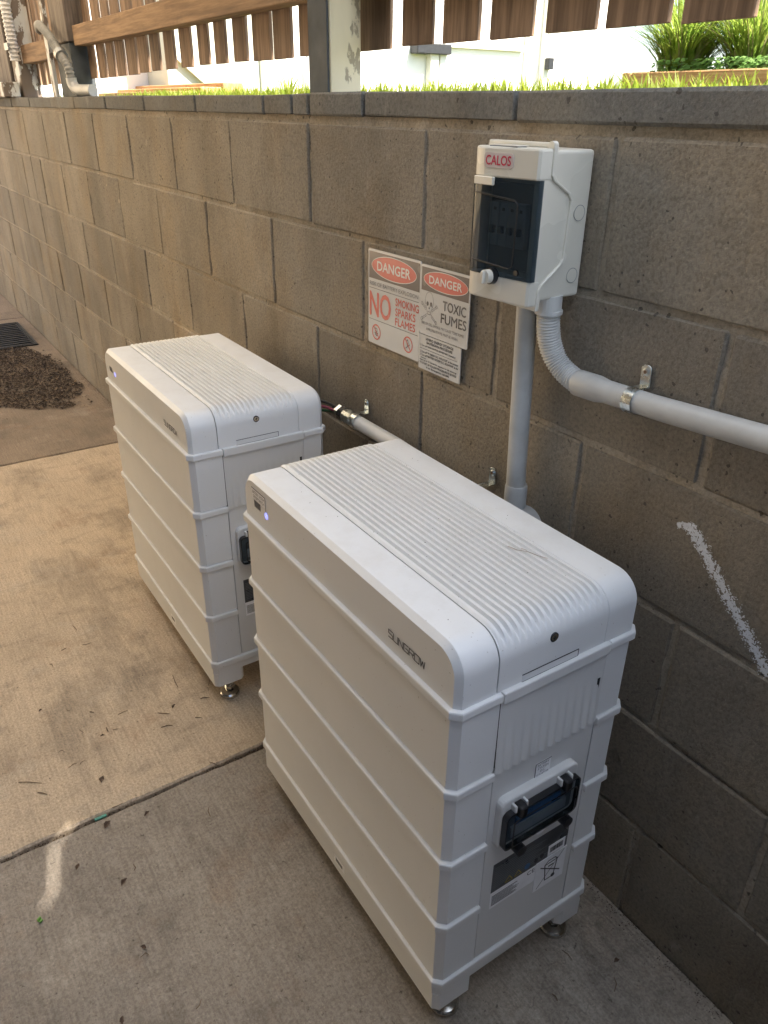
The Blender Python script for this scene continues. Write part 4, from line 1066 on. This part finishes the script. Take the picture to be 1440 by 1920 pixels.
# dirt in the slab joints and along the wall foot
o = obj('joint_grit', crumbs(4, 1300, lambda r: (-.728 + r.gauss(0, .004), r.uniform(-1.3, -.1), -.012 + r.uniform(-.012, .006)), .0012, .004), 'twig'); tag(o, 'grit and crumbs caught in the nearer floor joint', 'grit', kind='stuff')
o = obj('wall_foot_grit', crumbs(9, 5200, lambda r: (r.uniform(-4.0, .6), -.004 - abs(r.gauss(0, .016)) * (.5 + r.random()), .0006), .0005, .0019), 'litter'); tag(o, 'dark grit collected along the foot of the block wall', 'grit', kind='stuff')
o = obj('floor_specks', crumbs(21, 700, lambda r: (r.uniform(-2.6, .5), r.uniform(-1.5, -.02), .0006), .0004, .0014), 'litter'); tag(o, 'scattered dark specks of dirt on the concrete floor', 'grit', kind='stuff')
TW = [(-1.333, -.619), (-1.342, -.677), (-1.29, -.722), (-1.425, -.628), (-1.09, -.726), (-1.052, -.68), (-1.01, -.617), (-.953, -.535), (-.893, -.47), (-.906, -.544), (-.973, -.666), (-.962, -.649), (-.999, -.719), (-.957, -.773), (-.901, -.763), (-.899, -.742), (-1.051, -.47), (-1.095, -.404), (-.979, -.412), (-.901, -.853), (-.855, -.837), (-.736, -.712), (-.614, -.555), (-.569, -.73), (-.384, -.769), (-.255, -.721), (-.734, -.496), (-1.0, -.40), (-.985, -.385), (-.95, -.43), (-.16, -.20), (-.05, -.10), (.02, -.15), (.06, -.22), (.1, -.12)]
bm = nb()
for k, (x, y) in enumerate(TW):
    a = rnd.uniform(0, PI); l = rnd.uniform(.012, .030) if k not in (16, 19) else .052
    p0 = Vector((x - math.cos(a) * l / 2, y - math.sin(a) * l / 2, .0014)); p1 = Vector((x + math.cos(a) * l / 2, y + math.sin(a) * l / 2, .0018))
    mid = p0.lerp(p1, .5) + Vector((rnd.uniform(-.004, .004), rnd.uniform(-.004, .004), .001)); r_ = rnd.uniform(.0005, .0010)
    tube(bm, [p0, mid, p1], [r_, r_ * 1.2, r_ * .7], 5)
o = obj('fallen_twigs', bm, 'twig'); tag(o, 'thin dry twigs and pine needles scattered on the floor', 'twigs', kind='stuff')
LF = [((-1.126, -.783), .010, 'small dark curled leaf on the tan slab near the left edge'), ((-.963, -.506), .016, 'oval dark leaf in front of the farther battery foot'), ((-.958, -.681), .010, 'tiny crumpled leaf in the middle of the tan slab'),       ((-.825, -.718), .020, 'rolled brown bark chip just behind the floor crack'), ((-.680, -.667), .015, 'hooked brown leaf just in front of the floor crack'), ((-.697, -.743), .020, 'pale brown bark chip below the floor crack'), ((-.629, -.820), .014, 'broken brown leaf beside the light streak'), ((-.547, -.755), .017, 'large jagged dark leaf on the grey slab'), ((-.400, -.766), .012, 'dark oval leaf stain low on the grey slab'), ((-.299, -.833), .014, 'dark leaf scrap near the bottom edge of the floor'), ((.075, -.085), .012, 'dark leaf on the floor near the wall at the right'), ]
for (x, y), l, lab in LF:
    bm = nb(); a = rnd.uniform(0, PI); n = 7; d = Vector((math.cos(a), math.sin(a), 0)); q = Vector((-math.sin(a), math.cos(a), 0)); up, dn, ct = [], [], []
    for k in range(n):
        u = k / (n - 1); w = math.sin(PI * min(.97, max(.03, u))) * l * .28 * rnd.uniform(.6, 1.2); c = d * (u - .5) * l + q * .10 * l * math.sin(u * 3)
        ct.append(bm.verts.new(c + Vector((0, 0, .001)))); up.append(bm.verts.new(c + q * w + Vector((0, 0, .0015 + w * rnd.uniform(.2, .9))))); dn.append(bm.verts.new(c - q * w + Vector((0, 0, .0012 + w * rnd.uniform(.0, .6)))))
    for k in range(n - 1): bm.faces.new((ct[k], ct[k + 1], up[k + 1], up[k])); bm.faces.new((dn[k], dn[k + 1], ct[k + 1], ct[k]))
    o = obj('dry_leaf', bm, 'leafbrown'); o.location = (x, y, .0006); tag(o, lab, 'leaf', 'dry leaves on the floor')
bm = nb(); box(bm, -.004, .004, -.003, .0035, 0, .0025, bev=.0005); box(bm, -.0045, -.0015, -.0035, .004, 0, .006, bev=.0005); box(bm, .0015, .0045, -.0035, .001, 0, .004, bev=.0005)
o = obj('plastic_clip', bm, 'green_clip'); o.location = (-.552, -.906, .0005); o.rotation_euler.z = .5; tag(o, 'tiny bright green plastic clip on the floor at lower left', 'clip')
o = obj('plastic_stub', tube(nb(), [(0, -.012, 0), (0, .012, 0)], .0032, 8), 'teal'); o.location = (-.7285, -.750, -.004); tag(o, 'short teal plastic stub lying in the floor crack', 'stub')

# ------------------------------------------------------------------ garden and house beyond the wall
rnd = random.Random(8)
def blades(bm, r, n, area, h0, h1, w, lean, z):
    for _ in range(n):
        x, y = area(r); h = r.uniform(h0, h1); a = r.uniform(0, 6.28); d = Vector((math.cos(a), math.sin(a), 0)); q = Vector((-d.y, d.x, 0)) * w * r.uniform(.6, 1.2)
        ln = r.uniform(.1, lean) * h; b = Vector((x, y, z)); m_ = b + d * ln * .35 + Vector((0, 0, h * .62)); tp = b + d * ln + Vector((0, 0, h))
        v = [bm.verts.new(p_) for p_ in (b - q, b + q, m_ + q * .8, m_ - q * .8, tp)]
        bm.faces.new(v[:4]); bm.faces.new((v[3], v[2], v[4]))
    return bm
bm = nb(); r = random.Random(2)
blades(bm, r, 5200, lambda r: (r.uniform(-3.0, .9), .20 + abs(r.gauss(0, .10))), .02, .055, .0026, .8, 1.318)
blades(bm, r, 5000, lambda r: (r.uniform(-9, 1.0), r.uniform(.3, 2.2)), .02, .06, .0034, .8, 1.32)
o = obj('grass', bm, 'grass'); tag(o, 'bright sunlit lawn grass along the top of the wall', 'grass', kind='stuff')
def strap_clump(name, label, x, y, z, n, hl, mat, seed, group=None):
    r = random.Random(seed); t = thing(name, label, 'plant', (x, y, z), 0, group)
    for mt, nn in ((mat, n), ('lomandra_pale', n // 4)) if n > 100 else ((mat, n),):
        bm = nb()
        for _ in range(nn):
            a = r.uniform(0, 6.28); d = Vector((math.cos(a), math.sin(a), 0)); q = Vector((-d.y, d.x, 0)) * r.uniform(.0025, .0048)
            l = hl * r.uniform(.55, 1.1); out = l * r.uniform(.15, .95); b = d * r.uniform(0, .10) * hl * 2; pr = None
            for k in range(6):
                u = k / 5; c = b + d * out * u ** 1.5 + Vector((0, 0, l * (u - .42 * u * u * (out / l) * 1.6)))
                wv = 1 - .85 * u; cur = (bm.verts.new(c - q * wv), bm.verts.new(c + q * wv))
                if pr: bm.faces.new((pr[0], pr[1], cur[1], cur[0]))
                pr = cur
        obj('strap_leaves' if mt == mat else 'pale_leaves', bm, mt, t)
    return t
strap_clump('strappy_plant', 'left clump of bright green strappy grass plant in the garden bed', -1.53, 1.76, 1.42, 620, .40, 'lomandra', 1, 'strappy plants in the garden bed')
strap_clump('strappy_plant', 'right clump of strappy grass plant in the garden bed', -1.30, 1.84, 1.42, 620, .44, 'lomandra', 2, 'strappy plants in the garden bed')
strap_clump('weed', 'bright green leafy weed growing on the wall top left of the steel post', -1.73, .275, 1.325, 34, .105, 'grass', 9)
bm = nb(); r = random.Random(6)
for _ in range(1500):
    x, y = r.uniform(-1.56, -.55), 1.62 + abs(r.gauss(0, .12)); z = 1.425 + r.uniform(0, .045); s = r.uniform(.006, .013); a = r.uniform(0, 6.28); tl = Vector((r.uniform(-.6, .6), r.uniform(-.9, .2), 1)).normalized()
    U = tl.cross(Vector((math.cos(a), math.sin(a), 0))).normalized(); V = tl.cross(U)
    bm.faces.new([bm.verts.new(Vector((x, y, z)) + U * s * math.cos(k * PI / 3) + V * s * .8 * math.sin(k * PI / 3)) for k in range(6)])
o = obj('ground_cover', bm, 'cover'); tag(o, 'low leafy ground cover at the front of the garden bed', 'plants', kind='stuff')
bed = thing('garden_bed', 'raised garden bed edged with pale timber sleepers behind the wall', 'garden bed', (-1.0, 1.9, 1.32))
obj('sleeper', pp(bx(-1.57, .9, 1.54, 1.60, 1.3225, 1.430, bev=.004), bed), 'orange', bed)
obj('sleeper', pp(bx(-1.61, -1.572, 1.54, 2.9, 1.3225, 1.430, bev=.004), bed), 'orange', bed)
obj('soil', pp(bx(-1.57, .9, 1.602, 2.9, 1.3225, 1.42), bed), 'soil', bed)
house = thing('white_house', 'bright white house wall with cream trim beyond the lawn', 'building', (-6, 4.5, 1.32))
hp = lambda nm, mat, *a, par=house, **k: obj(nm, pp(bx(*a, **k), house), mat, par)
hp('wall', 'white_wall', -9.0, -6.0, .45, 6.33, 1.30, 4.6)
hp('door_panel', 'white_wall', -5.998, -5.94, 4.02, 5.02, 1.322, 3.5, bev=.004)
for y in (3.90, 5.08, 5.30): hp('trim', 'cream_trim', -5.998, -5.92, y, y + .09, 1.322, 3.6, bev=.004)
hp('ledge', 'cream_trim', -5.938, -5.90, 4.04, 5.0, 1.80, 1.85, bev=.003)
hp('pipe_bracket', 'iron', -5.998, -5.88, 3.72, 4.10, 1.74, 1.82, bev=.006)
hp('wall_box', 'iron', -5.918, -5.86, 5.30, 5.37, 1.66, 1.76, bev=.004)
hp('roof', 'galv', -9.3, -5.75, .2, 6.6, 4.6, 4.75)
sh = thing('garden_shed', 'pale sage green garden shed seen under the palings left of the steel post', 'shed', (-5.8, 1.8, 1.32))
obj('wall', pp(bx(-5.99, -5.55, 1.30, 2.25, 1.322, 2.30, bev=.005), sh), 'sage', sh)
obj('roof', pp(bx(-6.0, -5.40, 1.20, 2.35, 2.302, 2.36, bev=.004), sh), 'cream_trim', sh)
bm = prism(nb(), [(1.34, 1.62), (1.40, 1.68), (1.80, 1.36), (1.80, 1.325), (1.72, 1.325)], 0, -5.548, -5.51); obj('brace', pp(bm, sh), 'cream_trim', sh)
obj('door_edge', pp(bx(-5.548, -5.52, 2.02, 2.10, 1.322, 2.28, bev=.003), sh), 'cream_trim', sh)
t = thing('timber_step', 'warm pine boards of a low step beyond the wall at the left', 'step', (-5, .95, 1.32))
for k in range(3): obj('board', pp(bx(-6.9, -4.35, .92 + k * .14, 1.05 + k * .14, 1.3225, 1.385 + k * .025, bev=.004), t), 'orange', t)
t = thing('spray_bottle', 'small white bottle with green cap far behind the palings', 'bottle', (-5.45, 2.42, 1.322))
obj('body', lathe(nb(), [(.07, 0), (.09, .02), (.09, .26), (.05, .33), (.04, .35)], 0, 0, 16), 'white_wall', t, True)
obj('cap', lathe(nb(), [(.055, .35), (.06, .36), (.055, .45), (.03, .46)], 0, 0, 14), 'teal', t, True)
